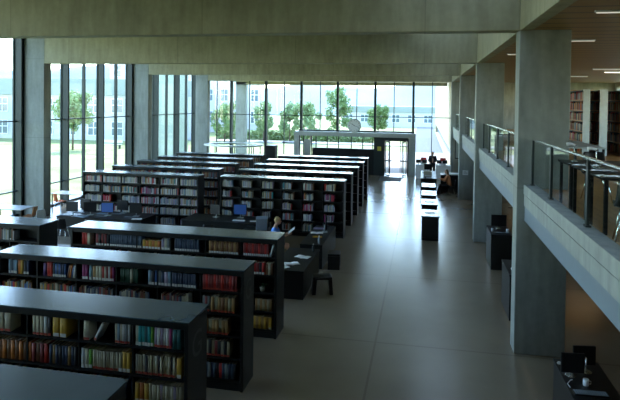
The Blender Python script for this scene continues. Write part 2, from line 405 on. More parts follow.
ordn = ['first', 'second', 'third', 'fourth', 'fifth', 'sixth', 'seventh', 'eighth', 'ninth', 'tenth', 'eleventh', 'twelfth', 'thirteenth', 'fourteenth', 'fifteenth', 'sixteenth', 'seventeenth', 'eighteenth', 'nineteenth', 'twentieth',
        'twenty-first', 'twenty-second', 'twenty-third', 'twenty-fourth', 'twenty-fifth', 'twenty-sixth', 'twenty-seventh', 'twenty-eighth', 'twenty-ninth', 'thirtieth']
RY = [20.2+2.15*k for k in range(5)]
rdesc = ['front', 'second', 'middle', 'fourth', 'rear']
for k, y in enumerate(RY):
    bookcase(-7.5, -2.78, y, .58, '%s black bookcase of the row between the aisle and the middle gap' % rdesc[k], 'bookcases along the aisle at mid hall')
for k, y in enumerate(RY):
    bookcase(-13.15, -8.3, y-.2, .58, '%s black bookcase of the row beside the tall left windows' % rdesc[k], 'bookcases by the left windows')
# books: (case index, row, x0, x1, [colours], n, height, label colour, lean degrees)
runs = []
def run(case, row, x0, x1, cols, n, h=.27, lab=None, lean=0, dep=.2): runs.append((case, row, x0, x1, cols, n, h, lab, lean, dep))
# G case top shelf
run(1, 0, -5.9, -5.57, ['cream'], 3, .28, 'label_red')
run(1, 0, -5.23, -4.94, ['cream', 'cream', 'cream', 'white', 'black'], 5, .28, 'label_red')
run(1, 0, -4.92, -4.70, ['yellow'], 2, .28, 'label_white', 0, .26)
run(1, 0, -4.45, -4.36, ['cream'], 1, .29, 'label_red')
run(1, 0, -4.30, -4.26, ['white'], 1, .27, 'label_red', 28)
run(1, 0, -3.99, -3.77, ['cream', 'light blue', 'cream', 'white', 'grey', 'white'], 6, .28, 'label_red')
run(1, 0, -3.69, -3.43, ['cream', 'teal', 'teal', 'dark teal', 'teal', 'green'], 6, .27, 'label_white')
run(1, 0, -3.42, -3.17, ['lilac', 'white', 'lilac', 'white', 'white', 'magenta'], 6, .27, 'label_red')
run(1, 0, -3.16, -3.04, ['dark teal'], 2, .26)
run(1, 1, -5.9, -5.25, ['brown', 'orange', 'brown', 'orange'], 10, .27)
run(1, 1, -5.24, -4.99, ['dark red', 'brown', 'dark red', 'red'], 4, .27)
run(1, 1, -4.97, -4.55, ['navy', 'tan', 'navy', 'black', 'navy'], 9, .27)
run(1, 1, -4.48, -4.32, ['white', 'cream', 'green'], 3, .27, 'label_white')
run(1, 1, -4.31, -3.94, ['cream', 'khaki', 'cream'], 12, .26, 'label_red')
run(1, 1, -3.93, -3.76, ['khaki', 'yellow', 'yellow'], 3, .27, 'label_white')
run(1, 1, -3.69, -3.12, ['cream', 'khaki', 'khaki', 'cream', 'black'], 16, .27, 'label_red')
run(1, 1, -3.10, -3.03, ['yellow'], 1, .27, 'label_white')
run(1, 2, -3.69, -3.5, ['yellow', 'orange', 'yellow'], 3, .27, 'label_white')
run(1, 2, -3.49, -3.03, ['khaki', 'cream', 'khaki', 'cream', 'lilac'], 12, .27)
# second G case
run(2, 0, -7.5, -7.32, ['light blue', 'slate blue', 'light blue'], 4, .26, 'label_white')
run(2, 0, -7.31, -7.2, ['orange', 'yellow'], 2, .26)
run(2, 0, -7.19, -7.08, ['black', 'navy'], 2, .26, 'label_white')
run(2, 0, -6.78, -6.71, ['purple'], 1, .24)
run(2, 0, -6.70, -6.60, ['red'], 2, .28, 'label_red')
run(2, 0, -6.58, -6.32, ['navy', 'blue', 'slate blue', 'blue', 'navy'], 7, .25, 'label_white')
run(2, 0, -6.29, -6.14, ['brown', 'orange', 'blue', 'white'], 4, .24, None, 9)
run(2, 0, -5.99, -5.87, ['magenta'], 2, .28, 'label_white')
run(2, 0, -5.85, -5.80, ['light blue'], 1, .26, 'label_white')
run(2, 0, -5.78, -5.60, ['tan', 'cream', 'cream'], 3, .26, 'label_white')
run(2, 0, -5.59, -5.36, ['red', 'cream', 'dark red', 'white', 'red', 'magenta'], 6, .26, 'label_white')
run(2, 0, -5.24, -4.90, ['dark green', 'dark green', 'dark green', 'dark green', 'cream'], 7, .26)
run(2, 0, -4.70, -4.27, ['light blue', 'black', 'blue', 'grey', 'navy', 'lilac', 'light blue'], 7, .26, 'label_white')
run(2, 0, -4.25, -3.80, ['navy'], 9, .25, 'label_white')
run(2, 0, -3.68, -3.06, ['dark red', 'red', 'dark red'], 13, .28, 'label_red')
run(2, 1, -3.68, -3.55, ['grey', 'dark red'], 3, .27, 'label_red')
run(2, 1, -3.53, -3.10, ['tan', 'khaki', 'tan', 'brown'], 7, .27, 'label_red')
run(2, 2, -3.68, -3.22, ['tan', 'tan', 'khaki'], 8, .26, 'label_red')
run(2, 3, -3.68, -3.18, ['black', 'cream', 'black', 'khaki', 'dark red'], 9, .27, 'label_red')
run(2, 4, -3.68, -3.06, ['red', 'navy', 'grey', 'navy', 'slate blue', 'black'], 12, .27)
# rear front case
run(3, 0, -7.44, -7.24, ['red', 'red', 'cream'], 3, .27)
run(3, 0, -7.1, -6.78, ['dark red', 'black', 'dark red'], 5, .26, 'label_white')
run(3, 0, -6.76, -6.0, ['slate blue'], 14, .28, 'label_white')
run(3, 0, -5.97, -5.55, ['yellow', 'orange'], 6, .19, 'label_white')
run(3, 0, -5.53, -5.33, ['lilac', 'cream', 'grey'], 3, .25, 'label_white')
run(3, 0, -5.22, -4.66, ['navy', 'slate blue'], 10, .27, 'label_white')
run(3, 0, -4.44, -3.78, ['tan', 'brown', 'tan', 'brown'], 12, .27, 'label_white')
run(3, 0, -3.67, -3.12, ['dark red', 'red', 'dark red'], 12, .27, 'label_white')
run(3, 0, -3.10, -3.06, ['white'], 1, .26, None, 16)
run(3, 1, -3.45, -3.2, ['red', 'dark red', 'black'], 4, .25, 'label_white')
run(3, 1, -3.18, -3.02, ['brown', 'cream', 'brown'], 3, .25)
run(3, 3, -3.40, -3.04, ['tan', 'khaki'], 7, .25)
run(3, 4, -3.44, -3.04, ['yellow', 'tan'], 7, .26)
cdesc = {1: 'nearest G bookcase', 2: 'second G bookcase', 3: 'bookcase before the desks'}
rowdesc = ['top shelf', 'second shelf', 'third shelf', 'fourth shelf', 'bottom shelf']
items = {}
for r in runs:
    case, row, x0, x1, cols, n, h, lab, lean, dep = r
    w = (x1-x0)/n
    for k in range(n):
        ww = w*rnd.uniform(.9, .97); hh = h*rnd.uniform(.95, 1.0) if len(cols) > 1 else h*rnd.uniform(.985, 1.0)
        dv = [-7.7+4.77*j/6 for j in range(1, 6)]
        if any(x0+k*w-.013 < q < x0+k*w+ww+.013 for q in dv):
            q = min(dv, key=lambda v: abs(v-(x0+k*w+ww/2)))       # never through a divider: keep the slimmer remainder beside it
            a0, a1 = x0+k*w, q-.0135; b0, b1 = q+.0135, x0+k*w+ww
            if max(a1-a0, b1-b0) < .014: continue
            s0, s1 = (a0, a1) if a1-a0 > b1-b0 else (b0, b1)
            items.setdefault((case, row), []).append([s0, s1-s0, hh, cols[k % len(cols)], lab, 0, dep]); continue
        items.setdefault((case, row), []).append([x0+k*w, ww, hh, cols[k % len(cols)], lab, lean, dep])
stuff = []
count = 0
BOOKMESH = {}
def book_mesh(w, h, d, hard, nm):
    bm = bmesh.new()
    # cover: spine with a slightly rounded front, two boards, page block inset
    tk = .0035
    n = 5; prof = []
    for i in range(n):
        a = i/(n-1); prof.append((a*w, -math.sin(a*PI)*min(.006, w*.15)))
    bot = [bm.verts.new((x, y+.006, 0)) for x, y in prof]; top = [bm.verts.new((x, y+.006, h)) for x, y in prof]
    bb = [bm.verts.new((w, .012, 0)), bm.verts.new((0, .012, 0))]; tb = [bm.verts.new((w, .012, h)), bm.verts.new((0, .012, h))]
    lo, hi = bot+bb, top+tb; m = len(lo)
    for i in range(m):
        f = bm.faces.new((lo[i], lo[(i+1) % m], hi[(i+1) % m], hi[i])); f.smooth = i < n-1
    bm.faces.new(hi); bm.faces.new(lo[::-1])
    box(bm, 0, tk, .012, d, 0, h); box(bm, w-tk, w, .012, d, 0, h)
    box(bm, tk, w-tk, .012, d-.006, .004, h-.005, 1)
    return bm
order = [(1, 0), (1, 1), (2, 0), (3, 0), (1, 2), (2, 1), (2, 2), (2, 4), (2, 3), (3, 1), (3, 3), (3, 4)]
for key in order:
    case, row = key
    its = sorted(items[key], key=lambda q: q[0])
    z = ROWZ[row]; yf = FRONTY[case]+.035
    cnt = {}
    for (x, w, h, col, lab, lean, dep) in its:
        bay = int((XE1-x-w/2)//((XE1-XE0)/6))
        k = cnt.get(bay, 0); cnt[bay] = k+1
        if count >= 300:
            stuff.append((x, w, yf, dep, z, h, col)); continue
        count += 1
        mats = ['book_'+col.replace(' ', '_'), 'page']
        yy = yf+rnd.uniform(0, .012)
        o = obj('book', book_mesh(w, h, dep*rnd.uniform(.9, 1), True, ''), mats, None, 0, (x, yy, z))
        if lean: o.rotation_euler = (0, math.radians(lean), 0); o.location.z += .001; o.location.x -= 0; o.location.z += w*math.sin(math.radians(lean))
        tag(o, '%s book, %s from left, %s bay from aisle, %s, %s' % (col, ordn[k], ordn[bay], rowdesc[row], cdesc[case]), 'book',
            'books on the %s of the %s' % (rowdesc[row], cdesc[case]))
        if lab:
            bm = bmesh.new(); lh = .035 if lab == 'label_red' else .05
            box(bm, w*.08, w*.92, -.0015-min(.006, w*.15)+.006, .0065, .006, lh)
            obj('spine_label', bm, lab, o)
# the many books further back and on the hidden parts of the runs
def fill(case_x0, L, y0, rows, nb, frac, d, palette, seed, skip=()):
    r = random.Random(seed); bw = L/nb
    for k in range(nb):
        for row in rows:
            if (k, row) in skip: continue
            x = case_x0+k*bw+.06; end = x+bw*frac*r.uniform(.8, 1.1)
            end = min(end, case_x0+(k+1)*bw-.03)
            pal = r.choice(palette)
            while x < end:
                w = r.uniform(.016, .042); stuff.append((x, w*.96, y0+.04+r.uniform(0, .015), d, ROWZ[row], r.uniform(.2, .27), r.choice(pal))); x += w
mixed = ['cream', 'white', 'light blue', 'grey', 'white', 'cream', 'red', 'tan', 'tan', 'slate blue', 'dark green', 'brown', 'lilac', 'khaki', 'cream', 'light blue', 'teal']
palsA = [mixed, mixed, ['white', 'cream', 'light blue', 'grey', 'white', 'tan', 'navy', 'cream', 'red'], ['light blue', 'white', 'lilac', 'cream', 'cream', 'grey'], ['magenta', 'white', 'lilac', 'red', 'grey', 'cream', 'slate blue']]
palsD = [['brown', 'tan', 'khaki', 'dark red', 'slate blue', 'grey'], ['brown', 'orange', 'dark green', 'cream', 'brown']]
for k, y in enumerate(RY):
    fill(-7.5, 4.72, y, range(5) if k == 0 else range(3), 6, .5, .19, palsA if k == 0 else palsD, 10+k)
    fill(-13.15, 4.85, y-.2, range(5), 6, .92, .19, palsA if k == 0 else palsD, 30+k, {(5, 2), (1, 2)} if k == 0 else ())
    if k == 0:
        fill(-13.15+4.85/6, 4.85/6, y-.2, (2,), 1, .35, .19, [['red', 'magenta', 'red', 'cream']], 77)
        fill(-13.15+5*4.85/6, 4.85/6, y-.2, (2,), 1, .95, .19, [mixed], 78)
fill(-9.9, .95, 11.2, (0,), 1, .85, .2, [['cream', 'dark green', 'grey', 'brown', 'dark red', 'white', 'navy', 'light blue']], 59)
fill(-13.2, 4.75, 11.2, range(1, 5), 6, .55, .2, [['cream', 'dark green', 'grey', 'brown', 'dark red', 'white', 'navy']], 60)
# lower, mostly hidden shelves of the near cases
multi = [['red', 'yellow', 'cream', 'blue', 'dark green', 'brown', 'light blue', 'tan'], ['navy', 'grey', 'brown', 'dark red', 'cream']]
fill(-7.7, 4.77, 9.06, (1,), 6, .8, .19, multi, 61, {(5, 1)})
fill(-7.7, 4.77*5/6, 9.06, (2, 3, 4), 5, .7, .19, multi, 62)
fill(-7.7, 4.77*5/6, 6.76, (2, 3, 4), 5, .8, .19, multi, 63)
fill(-7.7, 4.77*5/6, 11.26, (1, 2, 3, 4), 5, .7, .19, multi, 64)
fill(-7.7, 4.77, 4.56, range(5), 6, .8, .19, multi, 65)
bm = bmesh.new(); cl = list(BOOKC)
for (x, w, y, d, z, h, col) in stuff:
    box(bm, x, x+w, y, y+.006, z, z+h, cl.index(col)); 
    box(bm, x, x+.003, y+.006, y+d, z, z+h, cl.index(col)); box(bm, x+w-.003, x+w, y+.006, y+d, z, z+h, cl.index(col))
    box(bm, x+.003, x+w-.003, y+.006, y+d-.006, z+.003, z+h-.005, len(cl))
    if rnd.random() < .35: box(bm, x+.001, x+w-.001, y-.0015, y, z+.008, z+.04, len(cl)+1)
tag(obj('library_books', bm, ['book_'+c.replace(' ', '_') for c in cl]+['page', 'label_white']), 'hundreds of mixed library books filling the farther and lower shelves of the bookcases', 'books', None, 'stuff')
# small green plant box on the third shelf
p = thing('potted_plant', 'small green leafy plant in a pale pot on third shelf before the desks', 'plant', (-3.28, 11.42, ROWZ[2]))
bm = bmesh.new(); lathe(bm, [(.045, 0), (.06, .09), (.055, .09), (.05, .08)], 14); obj('pot', bm, 'crate_beige', p)
bm = bmesh.new()
for k in range(40):
    a = rnd.uniform(0, 2*PI); r = rnd.uniform(.02, .09); q = Vector((r*math.cos(a), r*math.sin(a), .09+rnd.uniform(0, .15))); u = Vector((math.cos(a)*.03, math.sin(a)*.03, .02)); s = Vector((-math.sin(a), math.cos(a), 0))*.015
    vs = [bm.verts.new(v) for v in (q-u, q+s, q+u, q-s)]; bm.faces.new(vs)
obj('leaves', bm, 'plant_green', p)

# ------------------------------------------------------------------ mezzanine: railings, tables, chairs, shelving, lamps
for bi, (a, b, ys) in enumerate([(-3, 11.68, [11.6, 9.98, 7.84, 5.7, 3.56]), (12.2, 20.86, [19.0, 16.9, 14.8, 12.7, 20.8]), (21.4, 29.96, [28.0, 25.9, 23.8, 21.7]), (30.5, 39.06, [37.2, 35.1, 33.0, 30.9])]):
    where = ['nearest bay of the mezzanine', 'second mezzanine bay between the concrete columns', 'third mezzanine bay', 'farthest mezzanine bay by the rear glass'][bi]
    r = thing('railing', 'glass railing with dark posts in the %s' % where, 'railing', (2.1, 0, 3.3), 0, 'mezzanine railings')
    B('handrail', -.02, .02, a+.05, b-.05, .955, .985, 'steel', r, .004)
    for y in ys:
        o = B('post', -.02, .02, y-.04, y+.04, .08, .955, 'dark_metal', r, .003)
        B('post_foot', -.035, .035, y-.06, y+.06, .08, .1, 'dark_metal', o)
    yy = sorted([a+.06]+ys+[b-.06])
    for p, q in zip(yy, yy[1:]):
        if q-p > .3: B('glass_panel', -.006, .006, p+.05, q-.05, .14, .93, 'rail_glass', r)

def mezz_table(y, label):
    t = thing('reading_table', label, 'table', (2.24, y, 3.3), 0, 'reading tables along the mezzanine railing')
    B('tabletop', 0, 1.5, 0, .72, .7, .73, 'black_desk', t, .004)
    for x in (.03, 1.44):
        for yy in (.02, .66): B('leg', x, x+.045, yy, yy+.045, 0, .7, 'black_plastic', t)
    return t
mezz_table(9.45, 'black reading table on the mezzanine, farthest one behind the nearest glass railing')
mezz_table(8.58, 'black reading table on the mezzanine, middle one behind the nearest glass railing')
mezz_table(7.72, 'black reading table on the mezzanine, nearest one at the right edge')
def shell_chair(name, label, loc, rz, group, shell='black_plastic', legm='steel'):
    t = thing(name, label, 'chair', loc, rz, group)
    bm = bmesh.new()   # one-piece moulded seat and backrest
    prof = [(-.21, .455), (-.17, .45), (0, .435), (.13, .44), (.19, .47), (.22, .55), (.245, .68), (.26, .8), (.262, .83)]
    rows = []
    for i, (y, z) in enumerate(prof):
        wd = .21 if i < 5 else .21-.012*(i-4)
        row = []
        for j in range(9):
            u = j/8*2-1
            row.append(bm.verts.new((u*wd, y-(.05*u*u if i > 4 else 0), z+(.02*u*u if i < 5 else 0))))
        rows.append(row)
    for r0, r1 in zip(rows, rows[1:]):
        for j in range(8): bm.faces.new((r0[j], r0[j+1], r1[j+1], r1[j])).smooth = True
    o = obj('seat_shell', bm, shell, t); s = o.modifiers.new('thick', 'SOLIDIFY'); s.thickness = .012
    for sx in (-1, 1):
        for sy in (-1, 1):
            bm = bmesh.new(); tube(bm, [(sx*.12, sy*.1, .43), (sx*.2, sy*.2, .0)], .01, 6); obj('leg', bm, legm, t)
    return t
shell_chair('chair', 'black shell chair with chrome legs at mezzanine edge, cut by right border', (2.46, 7.3, 3.3), PI-.25, 'black chairs on the mezzanine')
shell_chair('chair', 'black chrome-legged chair tucked between the middle and nearest mezzanine tables', (4.1, 8.42, 3.3), PI*.5, 'black chairs on the mezzanine')
shell_chair('chair', 'black chrome-legged chair tucked between the middle and farthest mezzanine tables', (4.1, 9.4, 3.3), PI*.5, 'black chairs on the mezzanine')
shell_chair('chair', 'black chrome-legged chair behind the farthest mezzanine table', (2.95, 10.5, 3.3), 0, 'black chairs on the mezzanine')
def desk_lamp(loc, label, rz=0):
    t = thing('desk_lamp', label, 'lamp', loc, rz, 'small lamps on the mezzanine tables')
    bm = bmesh.new(); lathe(bm, [(.05, 0), (.05, .012)], 16); obj('base', bm, 'steel', t)
    bm = bmesh.new(); tube(bm, [(0, 0, .012), (0, 0, .24), (.03, 0, .27)], .008, 8); obj('stem', bm, 'steel', t)
    bm = bmesh.new(); tube(bm, [(.0, 0, .27), (-.06, 0, .29), (-.12, 0, .28)], [.018, .028, .03], 10); obj('lamp_head', bm, 'white_plastic', t)
desk_lamp((2.42, 9.85, 4.03), 'small white desk lamp on the farthest mezzanine table')
desk_lamp((2.5, 8.95, 4.03), 'small white desk lamp on the middle mezzanine table')
mt = thing('reading_table', 'grey-topped table on the mezzanine behind the second bay railing', 'table', (2.5, 13.2, 3.3), 0, 'reading tables along the mezzanine railing')
B('tabletop', 0, 1.4, 0, 2.4, .7, .73, 'aluminium', mt, .004)
for x in (.03, 1.32):
    for yy in (.03, 2.3): B('leg', x, x+.045, yy, yy+.045, 0, .7, 'black_plastic', mt)

def tall_case(x, y, w, L, label):
    t = thing('tall_bookcase', label, 'bookcase', (x, y, 3.3), 0, 'tall silver-ended bookcases on the mezzanine')
    B('end_panel', 0, w, 0, .05, 0, 2.17, 'silver_panel', t, .004); B('end_panel', 0, w, L-.05, L, 0, 2.17, 'silver_panel', t, .004)
    B('top', .01, w, .05, L-.05, 2.12, 2.15, 'shelf_black', t)
    B('back_panel', w-.02, w, .05, L-.05, 0, 2.12, 'shelf_black', t)
    for k in range(6): B('shelf', .005, w-.02, .05, L-.05, .06+k*.35, .085+k*.35, 'orange_wood', t)
plain('orange_wood', (.40, .17, .06), .5)
mbooks = []
for x, y, L, lab in ((5.16, 20.0, 2.2, 'tall silver-ended bookcase beside the big column on the mezzanine'), (5.66, 20.0, 2.2, 'tall silver-ended bookcase, middle of those on the mezzanine'), (6.32, 20.0, 2.2, 'tall silver-ended bookcase on the mezzanine at the right border')):
    tall_case(x, y, .2 if x < 5.4 else .24, L, lab)
    r = random.Random(int(x*10)); pal = ['brown', 'dark red', 'orange', 'cream', 'navy', 'dark green', 'tan', 'black', 'grey', 'red']
    for k in range(6):
        yy = y+.07
        while yy < y+L-.15:
            w = r.uniform(.03, .06)
            if r.random() < .88: mbooks.append((x+.012, yy, w*.95, 3.3+.086+k*.35, r.uniform(.2, .29), r.choice(pal)))
            yy += w
bm = bmesh.new()
for (x, y, w, z, h, col) in mbooks: box(bm, x, x+.15, y, y+w, z, z+h, cl.index(col))
tag(obj('mezzanine_books', bm, ['book_'+c.replace(' ', '_') for c in cl]), 'rows of brown, red and dark books packed in the tall mezzanine bookcases', 'books', None, 'stuff')
# orange-brown case glimpsed past the big column
tc = thing('tall_bookcase', 'orange-brown narrow bookcase glimpsed past the left edge of the big column', 'bookcase', (4.9, 26.0, 3.3), 0, 'tall silver-ended bookcases on the mezzanine')
B('back_panel', 0, 2.2, .3, .32, 0, 2.3, 'orange_wood', tc)
for xx in (0, 2.17): B('end_panel', xx, xx+.03, 0, .3, 0, 2.3, 'orange_wood', tc)
for k in range(7): B('shelf', .03, 2.17, 0, .3, .06+k*.36, .09+k*.36, 'orange_wood', tc)
# ceiling lamps over the mezzanine
for i, (x, y, L, lab) in enumerate([(2.54, 9.33, 1.5, 'strip lamp on the mezzanine ceiling nearest the top right corner'), (2.6, 13.4, 1.07, 'strip lamp on the mezzanine ceiling right of the big column top'), (2.3, 16.9, 1.2, 'strip lamp on the mezzanine ceiling left of the big column top')]):
    t = thing('ceiling_lamp', lab, 'ceiling lamp', (x, y, ZB), 0, 'strip lamps on the mezzanine ceiling')
    B('housing', 0, L, -.03, .03, -.03, -.001, 'aluminium', t); B('tube', .02, L-.02, -.02, .02, -.045, -.03, 'tube_lit', t)
for x in (6.5,):
    for y in (24, 30, 36):
        t = thing('ceiling_lamp', 'one of the strip lamps deeper over the mezzanine shelves', 'ceiling lamp', (x, y, ZB), 0, 'deeper mezzanine strip lamps')
        B('housing', 0, 1.4, -.05, .05, -.04, -.001, 'white_paint', t); B('tube', .02, 1.38, -.02, .02, -.055, -.04, 'tube_lit', t)
for y in (8, 15, 22, 29, 36):  # unseen lamps, added to light the floor below the mezzanine warmly
    t = thing('ceiling_lamp', 'one of the added warm fill lamps under the mezzanine slab', 'ceiling lamp', (5.2, y, 2.66), 0, 'added warm fill lamps under the mezzanine')
    B('housing', 0, 1.2, -.1, .1, -.05, -.001, 'white_paint', t); B('tube', .02, 1.18, -.08, .08, -.06, -.05, 'added_warm_fill', t)
t = thing('ceiling_lamp', 'bright strip lamp glowing above the silver-ended bookcases at the right border', 'ceiling lamp', (7.5, 26.0, ZB))
B('housing', 0, 1.4, -.05, .05, -.04, -.001, 'white_paint', t); B('tube', .02, 1.38, -.02, .02, -.055, -.04, 'tube_bright', t)
# framed posters and sign on the lower columns' side walls
def frame(loc, w, h, label):
    t = thing('framed_poster', label, 'poster', loc, 0, 'framed posters on the concrete under the mezzanine')
    B('frame', 0, w, -.04, 0, 0, h, 'black_plastic', t, .003); B('print', .05, w-.05, -.044, -.04, .06, h-.06, 'aluminium', t)
frame((2.1, 38.95, 1.25), .55, 1.25, 'black-framed poster on the farthest wall under the mezzanine')
struct(B('wall_under', 2.0, 3.2, 39.0, 39.1, 0, 2.66, 'wall_concrete'))
s = thing('wall_sign', 'small white sign on the second row concrete column under mezzanine', 'sign', (2.02, 29.97, 1.28))
B('plate', 0, .28, -.012, 0, 0, .24, 'white_paint', s)
bm = bmesh.new()
for k in range(3): box(bm, .04, .24-.04*k, -.014, -.012, .06+k*.055, .075+k*.055)
obj('printed_lines', bm, 'letter_grey', s)
t = thing('display_cabinet', 'tall black framed glass cabinet beside the column under the mezzanine', 'cabinet', (2.3, 25.2, 0))
B('frame_panel', 0, .12, 0, 1.0, 0, 2.35, 'black_plastic', t); B('glass_front', -.01, 0, .1, .9, 1.2, 2.2, 'aluminium', t)
t['label'] = 'tall black display panel with a pale framed sheet, under the third mezzanine bay'

# ------------------------------------------------------------------ desks, monitors, terminals
def monitor(loc, rz, label, group, screen='screen_glass', w=.44, h=.34):
    t = thing('monitor', label, 'monitor', loc, rz, group)
    B('bezel', -w/2, w/2, -.025, .02, .12, .12+h, 'black_plastic', t, .006)
    B('screen', -w/2+.02, w/2-.02, -.028, -.025, .14, .1+h, screen, t)
    bm = bmesh.new(); tube(bm, [(0, .05, .012), (0, .045, .22)], .02, 8); obj('stand', bm, 'aluminium', t)
    B('foot', -.11, .11, -.05, .13, 0, .012, 'aluminium', t, .003)
    return t
def keyboard(loc, rz, label, group='keyboards', mat='black_plastic'):
    t = thing('keyboard', label, 'keyboard', loc, rz, group)
    B('keyboard_body', -.22, .22, -.07, .07, 0, .018, mat, t, .004)
    bm = bmesh.new()
    for i in range(14):
        for j in range(5): box(bm, -.21+i*.03, -.187+i*.03, -.058+j*.024, -.04+j*.024, .018, .024)
    obj('keys', bm, 'crate_grey' if mat != 'white_plastic' else 'white_paint', t)
    return t
def panel_desk(x0, x1, y0, y1, z, label, group=None, name='desk', top='black_desk'):
    t = thing(name, label, 'desk', (x0, y0, 0), 0, group)
    W, D = x1-x0, y1-y0
    B('desktop', 0, W, 0, D, z-.035, z, top, t, .004)
    B('side_panel', .01, .04, .02, D-.02, 0, z-.036, 'black_desk', t); B('side_panel', W-.04, W-.01, .02, D-.02, 0, z-.036, 'black_desk', t)
    B('front_panel', .04, W-.04, .02, .045, 0, z-.036, 'black_desk', t); B('rear_panel', .04, W-.04, D-.045, D-.02, 0, z-.036, 'black_desk', t)
    return t
panel_desk(-3.75, -2.86, 13.65, 15.85, .72, 'low black desk with open papers, nearest the shelves by the aisle', 'low black desks by the aisle')
panel_desk(-3.55, -2.86, 16.3, 18.95, .72, 'low black desk with yellow sheet, behind the first aisle desk', 'low black desks by the aisle')
def stool(loc, rz, label):
    t = thing('stool', label, 'stool', loc, rz, 'black stools by the aisle desks')
    bm = bmesh.new(); box(bm, -.24, .24, -.18, .18, .39, .46); obj('seat', bm, 'black_plastic', t, .015)
    for s in (-1, 1):
        bm = bmesh.new(); v = box(bm, -.24, -.15, -.18, .18, 0, .39)
        for q in v:
            if q.co.z < .1: q.co.x -= .03
            if s > 0: q.co.x = -q.co.x
        obj('leg', bm, 'black_plastic', t, .008)
stool((-2.5, 14.3, 0), .25, 'black U-shaped stool beside the nearest aisle desk')
stool((-2.55, 16.6, 0), PI/2+.1, 'black stool beside the second aisle desk')
papn = 0
def sheet(x, y, z, w, d, rz, label, mat='paper', group='papers on the desks', name='paper_sheet', th=.006):
    bm = bmesh.new(); box(bm, -w/2, w/2, -d/2, d/2, 0, th)
    o = obj(name, bm, mat); o.location = (x, y, z); o.rotation_euler = (0, 0, rz); tag(o, label, 'paper', group); return o
def open_book(x, y, z, rz, label):
    bm = bmesh.new(); n = 8; ra, rb = [], []
    for i in range(n*2+1):
        u = (i-n)/n; zz = .006+.022*abs(math.sin(min(abs(u)*2.2, PI)))*(1-abs(u)*.5)
        ra.append(bm.verts.new((u*.2, -.13, zz))); rb.append(bm.verts.new((u*.2, .13, zz)))
    for i in range(n*2): bm.faces.new((ra[i], ra[i+1], rb[i+1], rb[i])).smooth = True
    o = obj('open_book', bm, 'paper'); s = o.modifiers.new('t', 'SOLIDIFY'); s.thickness = .006; s.offset = -1
    o.location = (x, y, z); o.rotation_euler = (0, 0, rz); tag(o, label, 'book', 'open books on the aisle desks')
open_book(-3.3, 14.2, .725, .5, 'open white book lying on nearest aisle desk, closest to the camera')
open_book(-3.15, 14.9, .725, -.3, 'open white magazine lying on the far half of the nearest aisle desk')
sheet(-3.45, 13.95, .72, .21, .3, .9, 'loose white paper at the front left of the nearest aisle desk')
sheet(-3.2, 17.3, .72, .3, .21, .2, 'yellow sheet on the second aisle desk', 'book_yellow')
open_book(-3.3, 17.75, .725, .2, 'open white book lying on the second aisle desk')
sheet(-3.35, 18.45, .72, .4, .25, .1, 'pale pinkish sheet at the far end of the second aisle desk', 'book_lilac')
def bottle(loc, label, mat='dark_metal'):
    t = thing('bottle', label, 'bottle', loc, 0, 'bottles on the aisle desks')
    bm = bmesh.new(); lathe(bm, [(.034, 0), (.036, .01), (.036, .15), (.014, .19), (.014, .215)], 14); obj('bottle_body', bm, mat, t)
    bm = bmesh.new(); lathe(bm, [(.016, .215), (.016, .235)], 12); obj('cap', bm, 'white_plastic', t)
bottle((-2.98, 15.5, .72), 'dark bottle on the far corner of the nearest aisle desk')
bottle((-3.0, 16.5, .72), 'pale bottle on the front corner of the second aisle desk', 'crate_grey')
monitor((-3.05, 18.0, .72), PI/2+.2, 'thin black monitor seen edge-on on the second aisle desk', 'monitors on the aisle desks', w=.4, h=.4)

# computer desks across the middle
panel_desk(-12.9, -9.6, 18.0, 19.2, .74, 'long dark computer desk carrying a row of black monitors', 'computer desks in the middle')
panel_desk(-5.75, -4.75, 17.3, 18.2, .74, 'small dark desk carrying the grey and beige box behind the person in blue')
panel_desk(-8.3, -5.4, 18.5, 19.7, .74, 'dark computer desk before the aisle bookcases with a dim blue screen', 'computer desks in the middle')
for i, (x, s, lab, y) in enumerate([(-12.45, 'screen_glass', 'black monitor, leftmost of the row on long computer desk', 18.3), (-12.3, 'screen_glass', 'black monitor just behind the leftmost one on the computer desk', 18.9), (-11.8, 'screen_glass', 'black monitor left of the blue-lit screen', 18.4),
        (-11.13, 'screen_blue', 'monitor showing a blue screen on the long computer desk', 18.45), (-10.85, 'screen_glass', 'black monitor directly right of the blue-lit screen', 19.0), (-10.1, 'screen_glass', 'black monitor at the right end of the long computer desk', 18.6)]):
    monitor((x, y, .74), rnd.uniform(-.25, .25), lab, 'monitors on the long computer desk', s, .46, .36)
    keyboard((x-.1, y-.22, .74), 0, 'keyboard in front of the %s' % lab.split(' on ')[0].split(' just')[0].replace('monitor, ', ''), 'keyboards on the long computer desk')
monitor((-6.4, 19.3, .74), .1, 'monitor with a dim blue screen at the right computer desk', 'monitors at the right computer desk', 'screen_blue', .48, .38)
keyboard((-6.3, 18.85, .74), 0, 'pale keyboard before the right desk monitor with dim blue screen', 'keyboards', 'white_plastic')
monitor((-7.3, 19.2, .74), -.3, 'black monitor with a small white top lamp, left on the right computer desk', 'monitors at the right computer desk')
t = thing('crate', 'grey and beige box standing at the right end of the computer desk', 'box', (-5.28, 17.55, .74), .25)
B('box_body', 0, .36, 0, .45, 0, .38, 'crate_grey', t, .006); B('box_side', .36, .366, .01, .44, .01, .37, 'crate_beige', t)
sheet(-5.75, 18.9, .74, .3, .22, .3, 'white paper lying right of the keyboard on the right computer desk')
